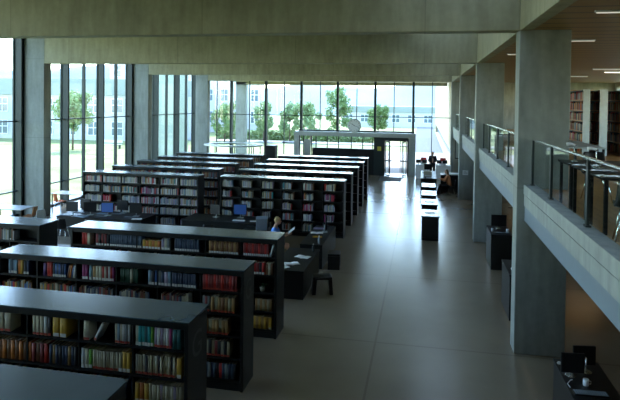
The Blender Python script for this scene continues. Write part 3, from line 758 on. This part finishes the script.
for i, (x, y, w, d, lab) in enumerate([(-12.6, 18.3, .35, .22, 'pale folder at the left end of the long computer desk'), (-11.95, 18.12, .5, .3, 'light blue papers spread left on the long computer desk'), (-11.5, 18.75, .4, .25, 'pale blue sheet in the middle of the long computer desk'), (-9.85, 18.2, .35, .25, 'white sheet near the right end of the long computer desk')]):
    sheet(x, y, .74 if i != 1 else .74, w, d, rnd.uniform(-.4, .4), lab, 'book_light_blue' if i in (1, 2) else 'paper')
for x, y, rz, lab in ((-12.2, 17.4, PI+.2, 'black chair at the left end of the long computer desk'), (-11.1, 17.5, PI-.1, 'black chair in front of the blue monitor'), (-10.1, 17.5, PI+.1, 'black chair at the right end of the long computer desk'), (-7.0, 17.8, PI+.3, 'black chair before the right computer desk, left one')):
    shell_chair('chair', lab, (x, y, 0), rz, 'black chairs at the computer desks')
shell_chair('chair', 'white shell chair behind the left bookcase by the first column', (-13.6, 18.3, 0), 1.2, 'white chairs', 'white_paint')
panel_desk(-12.8, -9.1, 13.6, 14.5, .74, 'dark desk in the shadow behind the left cut-off bookcase')
bottle((-9.0-.3, 14.0, .74), 'small glass bottle on the shadowy desk behind the bookcases', 'light_bottle' if False else 'crate_grey')
# window tables
def window_table(x, y, lab, L=1.6):
    t = thing('table', lab, 'table', (x, y, 0), 0, 'tables along the left windows')
    B('tabletop', 0, L, 0, .8, .71, .74, 'silver_panel', t, .004)
    for xx in (.04, L-.08):
        for yy in (.04, .72): B('leg', xx, xx+.04, yy, yy+.04, 0, .71, 'dark_metal', t)
window_table(-16.2, 22.2, 'grey table by the window bay right of the first column')
window_table(-16.4, 18.6, 'grey table by the windows at the left border')
window_table(-16.2, 26.2, 'grey table by the farther windows of second bay')
shell_chair('chair', 'orange shell chair at the grey window table', (-15.55, 21.95, 0), 2.6, 'orange chairs', 'orange_plastic')
shell_chair('chair', 'orange-brown chair at the left border window table', (-14.65, 18.9, 0), -1.4, 'orange chairs', 'orange_wood')

# counters on the aisle
for i, (y, lab) in enumerate([(20.65, 'black standing counter nearest the camera in the aisle row'), (23.05, 'second black standing counter from the camera in the aisle row'), (25.4, 'third black standing counter from the camera in aisle row'), (27.9, 'farthest black standing counter, before the standing person')]):
    t = thing('counter', lab, 'counter', (0, y, 0), 0, 'standing counters in the aisle')
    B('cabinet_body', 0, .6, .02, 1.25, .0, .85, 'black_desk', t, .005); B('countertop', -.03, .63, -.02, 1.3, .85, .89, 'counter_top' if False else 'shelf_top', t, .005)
    B('kickboard', .03, .57, -.004, .02, .02, .1, 'black_plastic', t)
    sheet(.3, y+.62, .89, .38, .28, .05*i, 'white paper lying on the %s' % lab.replace('black ', '').replace(' in the aisle row', '').replace(' in aisle row', ''), 'white_paint', 'papers on the counters')
# cluttered desk beyond the counters
panel_desk(-.1, .75, 30.9, 34.5, .9, 'desk cluttered with pale papers and machines beyond the counters')
t = thing('printer', 'beige printer standing on the cluttered desk beyond the counters', 'printer', (.05, 31.6, .9)); B('printer_body', 0, .45, 0, .4, 0, .3, 'crate_beige', t, .02); B('paper_tray', .05, .4, -.15, 0, .06, .08, 'white_plastic', t)
for i, (x, y, w, lab) in enumerate([(.35, 31.1, .3, 'white papers on the near end of the cluttered desk'), (.3, 32.5, .35, 'white papers behind the beige printer'), (.2, 33.4, .4, 'white papers at the far end of the cluttered desk')]): sheet(x, y, .9, w, .25, .2*i, lab, 'white_paint', None, 'paper_stack', .05)
monitor((.3, 34.1, .9), .2, 'monitor at the far end of the cluttered desk', 'monitors near the rear glass')
panel_desk(1.0, 2.75, 32.3, 33.3, .95, 'black reception desk under the mezzanine near the rear', None, 'reception_desk')
B_ = B('desk_ledge', 1.2, 2.7, 32.6, 33.2, .955, .99, 'white_paint'); tag(B_, 'white ledge on the black reception desk', 'ledge')
panel_desk(1.95, 2.5, 31.0, 31.6, .75, 'low dark side desk in front of the reception desk')
# white desk row by the rear glass with four black screens
for x0, x1, lab in ((-.45, .45, 'white desk by the rear glass, left of the passage'), (.85, 1.8, 'white desk by the rear glass, right of the passage')):
    t = thing('desk', lab, 'desk', (x0, 37.6, 0), 0, 'white desks by the rear glass'); W = x1-x0
    B('desktop', 0, W, 0, .8, .86, .9, 'white_paint', t, .004); B('front_panel', .02, W-.02, .02, .05, 0, .86, 'white_paint', t)
    for xx in (0, W-.04): B('side_panel', xx, xx+.04, .05, .78, 0, .86, 'white_paint', t)
for x, lab in ((-.28, 'small black screen, leftmost on the white desks by rear glass'), (.12, 'small black screen, second from left on the white desks'), (1.05, 'small black screen, third from left on the white desks'), (1.42, 'small black screen, rightmost on the white desks')):
    monitor((x, 37.75, .9), 0, lab, 'screens on the white desks', 'screen_glass', .3, .22)
for x, z0, lab in ((.05, .9, 'red object standing behind left screens on the white desk'), (1.3, .9, 'red box behind the right screens on the white desk')):
    t = thing('leaflet_holder', lab, 'holder', (x, 38.2, z0), 0); B('holder_body', -.2, .2, 0, .1, 0, .42, 'white_plastic', t); B('leaflet', -.17, .17, -.012, 0, .22, .44, 'red_cloth', t)

# standing search terminals at right
def terminal(x, y, lab, grp='search terminals under the mezzanine', L=1.3, w=.62):
    t = thing('terminal_desk', lab, 'desk', (x, y, 0), 0, grp)
    B('cabinet_body', 0, w, 0, L, 0, 1.02, 'black_desk', t, .005); B('desktop', -.01, w+.01, -.01, L+.01, 1.02, 1.06, 'black_desk', t, .004)
terminal(2.02, 7.85, 'tall black terminal desk in the bottom right corner')
terminal(1.99, 13.45, 'tall black terminal desk half hidden just behind the big column')
terminal(2.04, 17.5, 'tall black terminal desk, farther one behind the big column')
def flex_monitor(loc, rz, lab, grp, w=.42):
    t = thing('monitor', lab, 'monitor', loc, rz, grp)
    B('bezel', -w/2, w/2, -.02, .02, .1, .45, 'black_plastic', t, .006); B('screen', -w/2+.02, w/2-.02, -.023, -.02, .12, .43, 'screen_glass', t)
    bm = bmesh.new(); tube(bm, [(0, .09, .015), (0, .09, .26), (0, .03, .28)], .014, 8); obj('stand', bm, 'steel', t)
    bm = bmesh.new(); lathe(bm, [(.09, 0), (.09, .014)], 18, at=(0, .09, 0)); obj('foot', bm, 'steel', t)
flex_monitor((2.26, 8.62, 1.06), .1, 'black monitor, left and nearer one on the corner terminal desk', 'corner terminal monitors')
flex_monitor((2.5, 8.75, 1.1), .2, 'black monitor on steel stand, right one on the corner terminal desk', 'corner terminal monitors', .36)
MON = [o for o in bpy.data.objects if o.get('label', '').startswith('black monitor, left and nearer')][0]; MON.location = (2.14, 8.55, 1.06); MON.scale = (.76, .8, .8)
MON = [o for o in bpy.data.objects if o.get('label', '').startswith('black monitor on steel stand')][0]; MON.location = (2.37, 8.85, 1.06); MON.scale = (.9, .8, .8); MON.rotation_euler = (0, 0, PI+.15)
keyboard((2.27, 8.12, 1.06), .05, 'black keyboard on the corner terminal desk')
t = thing('mug', 'pale blue-white mug on the corner terminal desk', 'mug', (2.27, 8.36, 1.06))
bm = bmesh.new(); lathe(bm, [(.034, 0), (.038, .01), (.04, .09), (.035, .09), (.033, .02)], 18); obj('cup', bm, 'mug_white', t)
bm = bmesh.new(); tube(bm, [(.038, 0, .07), (.065, 0, .065), (.065, 0, .03), (.038, 0, .025)], .005, 6); obj('mug_handle', bm, 'mug_white', t)
t = thing('computer_mouse', 'light computer mouse at the far left corner of the terminal desk', 'mouse', (2.06, 8.98, 1.06))
bm = bmesh.new(); lathe(bm, [(.03, 0), (.034, .012), (.02, .03), (.004, .034)], 14); obj('mouse_body', bm, 'white_plastic', t)
t = thing('cable', 'curved pale cable on the corner terminal desk', 'cable', (2.12, 8.35, 1.06))
bm = bmesh.new(); tube(bm, [(-.08, -.1, .006), (-.09, 0, .006), (-.04, .06, .03), (.0, .12, .012)], .007, 6); obj('cord', bm, 'white_plastic', t)
flex_monitor((2.35, 18.3, 1.06), .1, 'black monitor on the farther terminal desk behind the big column', 'terminal monitors behind the column', .46)
keyboard((2.38, 17.75, 1.06), 0, 'keyboard on the farther terminal desk behind the big column', 'keyboards', 'black_plastic')
for x, lab in ((2.12, 'small white mug, left on the farther terminal desk'), (2.56, 'small white mug, right on the farther terminal desk')):
    t = thing('mug', lab, 'mug', (x, 17.95, 1.06)); bm = bmesh.new(); lathe(bm, [(.034, 0), (.04, .09), (.035, .09), (.033, .02)], 14); obj('cup', bm, 'mug_white', t)
keyboard((2.3, 13.9, 1.06), 0, 'keyboard on the terminal desk half hidden by the big column', 'keyboards', 'white_plastic')

# round service counter beyond the bookcases on the left
t = thing('service_counter', 'round black counter with a pale ring top behind the rear bookcases', 'counter', (-12.3, 35.6, 0))
def ring(bm, r0, r1, z0, z1, n=48, a0=0, a1=2*PI):
    P = []
    for i in range(n+1):
        a = a0+(a1-a0)*i/n; c, s = math.cos(a), math.sin(a)
        P.append([bm.verts.new((r*c*1.25, r*s, z)) for r, z in ((r0, z0), (r1, z0), (r1, z1), (r0, z1))])
    for p, q in zip(P, P[1:]):
        for k in range(4): bm.faces.new((p[k], q[k], q[(k+1) % 4], p[(k+1) % 4]))
bm = bmesh.new(); ring(bm, 1.25, 1.6, 2.0, 2.08); obj('ring_top', bm, 'silver_panel', t)
bm = bmesh.new(); ring(bm, 1.2, 1.55, 1.05, 1.1); obj('counter_top', bm, 'silver_panel', t)
bm = bmesh.new(); ring(bm, 1.4, 1.5, 0, 1.05); obj('counter_body', bm, 'black_desk', t)
for k in range(8):
    a = k*PI/4+.3; bm = bmesh.new(); tube(bm, [(1.42*1.25*math.cos(a), 1.42*math.sin(a), 1.1), (1.42*1.25*math.cos(a), 1.42*math.sin(a), 2.0)], .03, 8); obj('post', bm, 'dark_metal', t)
tag(B('cabinet', -9.95, -9.3, 35.0, 35.6, 0, 2.1, 'black_desk', None, .01), 'tall black cabinet at the right side of the round counter', 'cabinet')

# ------------------------------------------------------------------ people
def capsule(bm, a, b, ra, rb, n=12):
    a, b = Vector(a), Vector(b); d = (b-a); L = d.length; d.normalize()
    h = Vector((0, 0, 1)) if abs(d.z) < .9 else Vector((1, 0, 0)); u = d.cross(h).normalized(); w = d.cross(u)
    rings = []
    for k in range(5):
        t = -PI/2+PI/2*k/4+.001; rings.append((a+d*(math.sin(t)*ra), max(math.cos(t)*ra, .0008)))
    for k in range(5):
        t = PI/2*k/4; rings.append((b+d*(math.sin(t)*rb), max(math.cos(t)*rb, .0008)))
    R = [[bm.verts.new(c+(u*math.cos(2*PI*j/n)+w*math.sin(2*PI*j/n))*r) for j in range(n)] for c, r in rings]
    for p, q in zip(R, R[1:]):
        for j in range(n): bm.faces.new((p[j], p[(j+1) % n], q[(j+1) % n], q[j]))
    bm.faces.new(R[0][::-1]); bm.faces.new(R[-1])
def ell(bm, c, r, M=None):
    g = bmesh.ops.create_uvsphere(bm, u_segments=16, v_segments=10, radius=1)
    for v in g['verts']:
        v.co = Vector((v.co.x*r[0], v.co.y*r[1], v.co.z*r[2]))
        if M is not None: v.co = M @ v.co
        v.co += Vector(c)
def fused(name, bm, mat, parent, vox):
    o = obj(name, bm, mat, parent); m = o.modifiers.new('fuse', 'REMESH'); m.mode = 'VOXEL'; m.voxel_size = vox; m.use_smooth_shade = True
    s = o.modifiers.new('smooth', 'SMOOTH'); s.iterations = 3; s.factor = .5
    return o
def person(label, loc, rz, J, top, bottom, hairm, sleeve=.6, legcover=1.0, long_hair=False, group=None):
    """J: joints in metres, facing +Y. legcover 1 = trousers to the ankle, .5 = shorts."""
    t = thing('person', label, 'person', loc, rz, group)
    V = {k: Vector(v) for k, v in J.items()}
    bm = bmesh.new()
    hd = V['head']
    ell(bm, hd, (.076, .095, .115)); ell(bm, hd+Vector((0, .035, -.06)), (.05, .055, .05))         # skull and jaw
    capsule(bm, hd+Vector((0, .09, -.005)), hd+Vector((0, .107, -.03)), .008, .013, 8)                 # nose
    for s in (-1, 1): ell(bm, hd+Vector((s*.078, 0, -.015)), (.012, .02, .032))                         # ears
    capsule(bm, V['neck'], hd+Vector((0, -.01, -.05)), .055, .05)
    capsule(bm, V['chest'], V['neck'], .1, .06)
    for s in ('l', 'r'):
        sg = -1 if s == 'l' else 1
        capsule(bm, V['chest'], V['sh_'+s], .10, .052); capsule(bm, V['sh_'+s], V['el_'+s], .047, .037); capsule(bm, V['el_'+s], V['wr_'+s], .037, .025)
        capsule(bm, V['pelvis'], V['hip_'+s], .11, .09); capsule(bm, V['hip_'+s], V['kn_'+s], .082, .055); capsule(bm, V['kn_'+s], V['an_'+s], .054, .036)
        capsule(bm, V['an_'+s]+Vector((0, -.02, -.04)), V['an_'+s]+Vector((0, .15, -.055)), .035, .026)
        d = (V['wr_'+s]-V['el_'+s]).normalized(); side = d.cross(Vector((0, 0, 1)))
        side = side.normalized() if side.length > .2 else Vector((0, 1, 0)); up = side.cross(d)
        pc = V['wr_'+s]+d*.05
        for q in (-.022, 0, .022): capsule(bm, V['wr_'+s]+side*q*.6, V['wr_'+s]+d*.085+side*q, .016, .014, 8)      # palm
        for q, Lf in ((-.033, .062), (-.011, .075), (.011, .07), (.033, .052)):
            f0 = V['wr_'+s]+d*.085+side*q; f1 = f0+d*Lf*.5-up*.004; f2 = f1+d*Lf*.45-up*.018
            capsule(bm, f0, f1, .0095, .0088, 8); capsule(bm, f1, f2, .0088, .0075, 8)
        th0 = V['wr_'+s]+d*.03+side*(-.025)*sg*-1; th1 = th0+d*.035+side*(.03)*sg; th2 = th1+d*.03+side*.006*sg
        capsule(bm, th0, th1, .012, .0105, 8); capsule(bm, th1, th2, .0105, .009, 8)
    capsule(bm, V['pelvis'], V['chest'], .12, .12)
    body = fused('body', bm, 'skin', t, .009)
    # clothes
    bm = bmesh.new(); e = .016
    for k in (-.07, 0, .07):
        capsule(bm, V['pelvis']+Vector((k, 0, .04)), V['chest']+Vector((k*1.1, 0, .03)), .105+e, .10+e)
    for s in ('l', 'r'):
        capsule(bm, V['chest'], V['sh_'+s], .105+e, .055+e); capsule(bm, V['sh_'+s], V['sh_'+s].lerp(V['el_'+s], min(1, sleeve)), .05+e, .042+e)
        if sleeve > 1: capsule(bm, V['el_'+s], V['el_'+s].lerp(V['wr_'+s], .9), .042+e, .028+e)
    fused('shirt', bm, top, t, .014)
    bm = bmesh.new()
    for s in ('l', 'r'):
        capsule(bm, V['pelvis'], V['hip_'+s], .12+e, .095+e)
        capsule(bm, V['hip_'+s], V['hip_'+s].lerp(V['kn_'+s], min(1, legcover*2)), .088+e, .062+e)
        if legcover >= 1: capsule(bm, V['kn_'+s], V['an_'+s]+Vector((0, 0, .02)), .06+e, .042+e)
    fused('trousers' if legcover >= 1 else 'shorts', bm, bottom, t, .014)
    bm = bmesh.new()
    for s in ('l', 'r'):
        capsule(bm, V['an_'+s]+Vector((0, -.03, -.045)), V['an_'+s]+Vector((0, .16, -.05)), .045, .034)
    for v in bm.verts: pass
    fused('shoes', bm, 'cloth_black', t, .012)
    bm = bmesh.new(); ell(bm, hd+Vector((0, -.022, .022)), (.088, .094, .112))
    if long_hair: capsule(bm, hd+Vector((0, -.06, -.02)), hd+Vector((0, -.09, -.2)), .075, .05)
    fused('hair', bm, hairm, t, .012)
    for s in (-1, 1):
        bm = bmesh.new(); ell(bm, hd+Vector((s*.032, .088, .012)), (.012, .007, .008)); obj('eye', bm, 'eye_dark', t)
    bm = bmesh.new(); ell(bm, hd+Vector((0, .091, -.062)), (.024, .008, .008)); obj('mouth', bm, 'lip', t)
    return t
sit = dict(pelvis=(0, 0, .53), chest=(0, .06, .92), neck=(0, .09, 1.1), head=(0, .16, 1.27), sh_l=(-.18, .08, 1.03), sh_r=(.18, .08, 1.03), el_l=(-.22, .24, .80), el_r=(.22, .26, .80), wr_l=(-.12, .46, .86), wr_r=(.12, .46, .86),
           hip_l=(-.09, .03, .52), hip_r=(.09, .03, .52), kn_l=(-.13, .46, .50), kn_r=(.13, .46, .50), an_l=(-.12, .5, .09), an_r=(.13, .6, .09))
person('person in a blue shirt and dark shorts, seated reading a paper by the aisle desks', (-4.5, 16.75, 0), -PI/2+.2, sit, 'shirt_blue', 'shorts_dark', 'hair_blond', .55, .35)
shell_chair('chair', 'black chair under the seated person in the blue shirt', (-4.6, 16.78, 0), PI/2+.2, 'black chairs at the computer desks')
bm = bmesh.new(); box(bm, -.16, .16, -.006, .006, -.11, .13); o = obj('magazine', bm, 'paper'); o.location = (-3.94, 16.87, .97); o.rotation_euler = (math.radians(-50), 0, -PI/2+.2)
tag(o, 'white paper held open by the seated person in blue', 'magazine')
stand = dict(pelvis=(0, 0, .92), chest=(0, .02, 1.26), neck=(0, .02, 1.42), head=(0, .06, 1.56), sh_l=(-.18, .0, 1.36), sh_r=(.18, .0, 1.36), el_l=(-.25, .02, 1.09), el_r=(.25, .02, 1.09), wr_l=(-.16, .24, 1.02), wr_r=(.2, .22, 1.0),
           hip_l=(-.09, 0, .88), hip_r=(.09, 0, .88), kn_l=(-.1, .03, .48), kn_r=(.1, .03, .48), an_l=(-.1, 0, .09), an_r=(.12, .02, .09))
shell_chair('chair', 'black chair under the seated person in the orange-brown top', (1.52, 31.3, 0), -PI/2, 'black chairs at the computer desks')
person('person in an orange-brown top seated right of the cluttered desk', (1.42, 31.3, 0), PI/2, sit, 'shirt_brown', 'cloth_black', 'hair_brown', 1.5, 1, True)
person('person in dark clothes standing by the rear glass between the white desks', (.65, 38.85, 0), PI, stand, 'cloth_black', 'cloth_black', 'hair_dark', 1.5, 1)

# ------------------------------------------------------------------ outside
struct(B('ground', -140, 90, -60, 260, -.6, -.12, 'lawn_grass'))
struct(B('terrace_paving', -8.8, 40, YG+.35, 58, -.12, -.03, 'paving'))
struct(B('terrace_paving', -1.2, 2.0, 58.1, 120, -.12, -.02, 'paving_dark_shaded'))  # strip painted dark to stand for a shadow on the pavement
struct(B('path', -60, -1.3, 66, 69, -.12, -.02, 'paving'))
struct(B('path', -17.4, -17.05, -3, 48, -.12, -.02, 'paving_dark_shaded'))
# cream wing wall with a long slot
bm = bmesh.new()
box(bm, 2.0, 2.5, YG+.35, 43.2, -.12, 7.6); box(bm, 2.0, 2.5, 43.2, 100, 1.45, 7.6); box(bm, 2.0, 2.5, 43.2, 100, -.12, .15)
box(bm, 2.0, 2.5, 96, 100, .15, 1.45); struct(obj('wing_wall', bm, 'cream_render'))
struct(B('wing_wall_glazing', 2.25, 2.3, 43.2, 96, .15, 1.45, 'window_dark'))
# buildings
def block(name, label, cx, cy, L, D, H, rz, band, nwin, floors, wall='facade_white', top=None, wz=(1.0, 4.0), wh=1.9, ww=1.3):
    t = thing(name, label, 'building', (cx, cy, -.12), rz, 'buildings beyond the lawn')
    B('wall', -L/2, L/2, 0, D, 0, H, wall, t)
    if band: B('roof_band', -L/2-.15, L/2+.15, -.25, D+.1, H-band, H+.1, 'facade_band', t)
    for f in range(floors):
        for k in range(nwin):
            x = -L/2+(k+.5)*L/nwin
            w = B('window', x-ww/2, x+ww/2, -.06, .0-.001, wz[f], wz[f]+wh, 'window_dark', t)
            bm = bmesh.new()
            for q in (-ww/2, 0, ww/2): box(bm, x+q-.05, x+q+.05, -.1, -.06, wz[f], wz[f]+wh)
            for q in (0, wh*.55, wh): box(bm, x-ww/2, x+ww/2, -.1, -.06, wz[f]+q-.05, wz[f]+q+.05)
            obj('window_frame', bm, 'white_paint', w)
    return t
block('building', 'long white two-storey building with grey-green roof band beyond the lawn', -52, 62, 46, 12, 7.4, .06, 1.9, 15, 2, wz=(.6, 3.4), wh=1.7, ww=1.5)
bld = block('building', 'white three-storey block seen right of the second column', -37, 84, 24, 12, 12.5, .25, 0, 10, 3, wz=(1.5, 5, 8.6), wh=1.9, ww=1.2)
struct(B('pale_screen_wall', -24.5, -20.2, 45.8, 46.2, -.12, 8.5, 'pale_panel'))
block('building', 'pale low building far behind the entrance portal', -4, 118, 26, 10, 4.2, 0, 1.2, 8, 1, wz=(1.0,), wh=1.6, ww=1.6)
# distant hills
bm = bmesh.new(); nx, ny = 60, 8; G = []
for i in range(nx+1):
    row = []
    for j in range(ny+1):
        x = -260+i*8; y = 200+j*18
        h = math.sin(j/ny*PI)*(16+7*math.sin(i*.21)+4*math.sin(i*.53+1)); row.append(bm.verts.new((x, y, -.4+max(0, h))))
    G.append(row)
for i in range(nx):
    for j in range(ny): bm.faces.new((G[i][j], G[i+1][j], G[i+1][j+1], G[i][j+1])).smooth = True
struct(obj('hills', bm, 'hill_green'))
def tree(x, y, h, r, label, mat='leaf', seed=1, trunk=.35, n=2600, leaf=.16):
    q = random.Random(seed)
    t = thing('tree', label, 'tree', (x, y, -.12), 0, 'young trees outside')
    bm = bmesh.new(); tz = h*trunk
    tube(bm, [(0, 0, 0), (.03, .02, tz), (0, .05, h*.75)], [.1, .07, .03], 8)
    tips = []
    for k in range(14):
        a = q.uniform(0, 2*PI); z0 = tz+(h*.72-tz)*k/14; e = Vector((math.cos(a)*r*q.uniform(.5, .8), math.sin(a)*r*q.uniform(.5, .8), z0+h*.14)); tube(bm, [(0, .03, z0), e], [.03, .01], 5); tips.append(e)
    obj('trunk', bm, 'bark', t)
    bm = bmesh.new()
    cent = [Vector((0, 0, h*.85)), Vector((0, 0, h*.7))]+tips+[Vector((q.uniform(-.6, .6)*r, q.uniform(-.6, .6)*r, q.uniform(tz+.2, h*.9))) for _ in range(12)]
    for k in range(n):
        c = q.choice(cent); d = Vector((q.gauss(0, 1), q.gauss(0, 1), q.gauss(0, 1))).normalized()*r*.34*(q.random()**.4)
        p = c+d; zr = (p.z-tz)/(h-tz)
        if zr < -.1: continue
        a = Vector((q.uniform(-1, 1), q.uniform(-1, 1), q.uniform(-1, 1))).normalized(); b = a.cross(Vector((q.uniform(-1, 1), q.uniform(-1, 1), q.uniform(-1, 1)))).normalized()
        s = leaf*q.uniform(.7, 1.3); bm.faces.new([bm.verts.new(v) for v in (p-a*s, p+b*s*.6, p+a*s, p-b*s*.6)])
    obj('crown', bm, mat, t)
tree(-34.0, 50, 6.2, 1.9, 'young green tree on the lawn seen between the first and second columns', 'leaf', 1)
tree(-52, 56, 5.2, 2.6, 'bushy pale tree at the left border beyond the lawn', 'leaf_pale', 2, .15)
tree(-24.0, 66, 5.0, 1.7, 'slim tree beside the thick mullion right of the third column', 'leaf', 3, .25)
tree(-19.6, 68, 5.4, 1.4, 'leafy tree, leftmost of the three behind the rear glass', 'leaf_pale', 4, .2)
tree(-16.5, 69, 5.4, 1.4, 'leafy tree, middle of the three behind the rear glass', 'leaf_pale', 5, .2)
tree(-13.4, 67, 5.2, 1.4, 'leafy tree, rightmost of the three behind the rear glass', 'leaf_pale', 6, .2)
tree(-11.2, 74.5, 7.4, 1.9, 'taller green tree standing left above the entrance portal', 'leaf', 7, .12)
tree(-6.6, 84, 5.0, 1.7, 'small green tree above the wall clock', 'leaf', 8, .15)
# low planting
bm = bmesh.new(); q = random.Random(5)
for k in range(5000):
    x = q.uniform(-27, -6); y = 71.3+q.uniform(-.6, .6); z = q.uniform(-.1, 1.1)
    a = Vector((q.uniform(-1, 1), q.uniform(-1, 1), q.uniform(-1, 1))).normalized(); b = a.cross(Vector((q.uniform(-1, 1), q.uniform(-1, 1), 1))).normalized(); p = Vector((x, y, z)); s = .2
    bm.faces.new([bm.verts.new(v) for v in (p-a*s, p+b*s*.6, p+a*s, p-b*s*.6)])
tag(obj('hedge', bm, 'leaf_pale'), 'low pale green hedge growing along the far path', 'hedge', None, 'stuff')
# picnic bench on the lawn
t = thing('bench', 'pale garden bench on the lawn before the white building', 'bench', (-31.5, 52.5, -.12), .1)
for z, y in ((.42, 0), (.42, .18)): B('seat_board', -1.2, 1.2, y, y+.14, z, z+.05, 'white_paint', t)
B('back_board', -1.2, 1.2, .38, .42, .6, .85, 'white_paint', t)
for x in (-1, 1): B('leg', x-.04, x+.04, 0, .4, 0, .42, 'dark_metal', t)

# ------------------------------------------------------------------ light
sun = bpy.data.lights.new('sun', 'SUN'); sun.energy = 4.2; sun.angle = .01; sun.color = (1, .96, .88)
so = bpy.data.objects.new('sun', sun); C.objects.link(so)
so.rotation_euler = Vector((-.35, 1, 1.3)).to_track_quat('Z', 'Y').to_euler()
w = bpy.data.worlds.new('world'); S.world = w; w.use_nodes = True
nt = w.node_tree; bg = nt.nodes['Background']
sky = nt.nodes.new('ShaderNodeTexSky'); sky.sky_type = 'NISHITA'; sky.sun_disc = False
sky.sun_elevation = math.radians(51); sky.sun_rotation = math.radians(-19); sky.air_density = 1.0; sky.dust_density = .4; sky.ozone_density = 2.0
nt.links.new(sky.outputs[0], bg.inputs[0]); bg.inputs[1].default_value = .85

# ------------------------------------------------------------------ camera
f, cy, pitch, yaw, roll, H = 563.88, 113.66, math.radians(1.2133), math.radians(-11.3907), math.radians(.7296), 4.95
c_, s_ = math.cos, math.sin
Bm = Matrix(((1, 0, 0), (0, 0, -1), (0, 1, 0)))
Rz = Matrix(((c_(yaw), -s_(yaw), 0), (s_(yaw), c_(yaw), 0), (0, 0, 1)))
Rx = Matrix(((1, 0, 0), (0, c_(pitch), -s_(pitch)), (0, s_(pitch), c_(pitch))))
Rr = Matrix(((c_(roll), -s_(roll), 0), (s_(roll), c_(roll), 0), (0, 0, 1)))
Mc = Rr @ Rx @ Bm @ Rz
cam = bpy.data.cameras.new('camera'); co = bpy.data.objects.new('camera', cam); C.objects.link(co)
R3 = Matrix((Mc[0], -Mc[1], -Mc[2])).transposed()
co.matrix_world = Matrix.Translation((0, 0, H)) @ R3.to_4x4()
cam.sensor_width = 36; cam.lens = f/620*36; cam.shift_y = -(200-cy)/620; cam.clip_end = 600; cam.clip_start = .05
S.camera = co
S.view_settings.view_transform = 'Standard'; S.view_settings.look = 'None'; S.view_settings.gamma = 1
S.view_settings.use_curve_mapping = False; S.view_settings.exposure = 1.22
S.cycles.max_bounces = 10; S.cycles.diffuse_bounces = 6; S.cycles.glossy_bounces = 4; S.cycles.transparent_max_bounces = 16
S.cycles.sample_clamp_indirect = 6; S.cycles.caustics_reflective = False; S.cycles.caustics_refractive = False
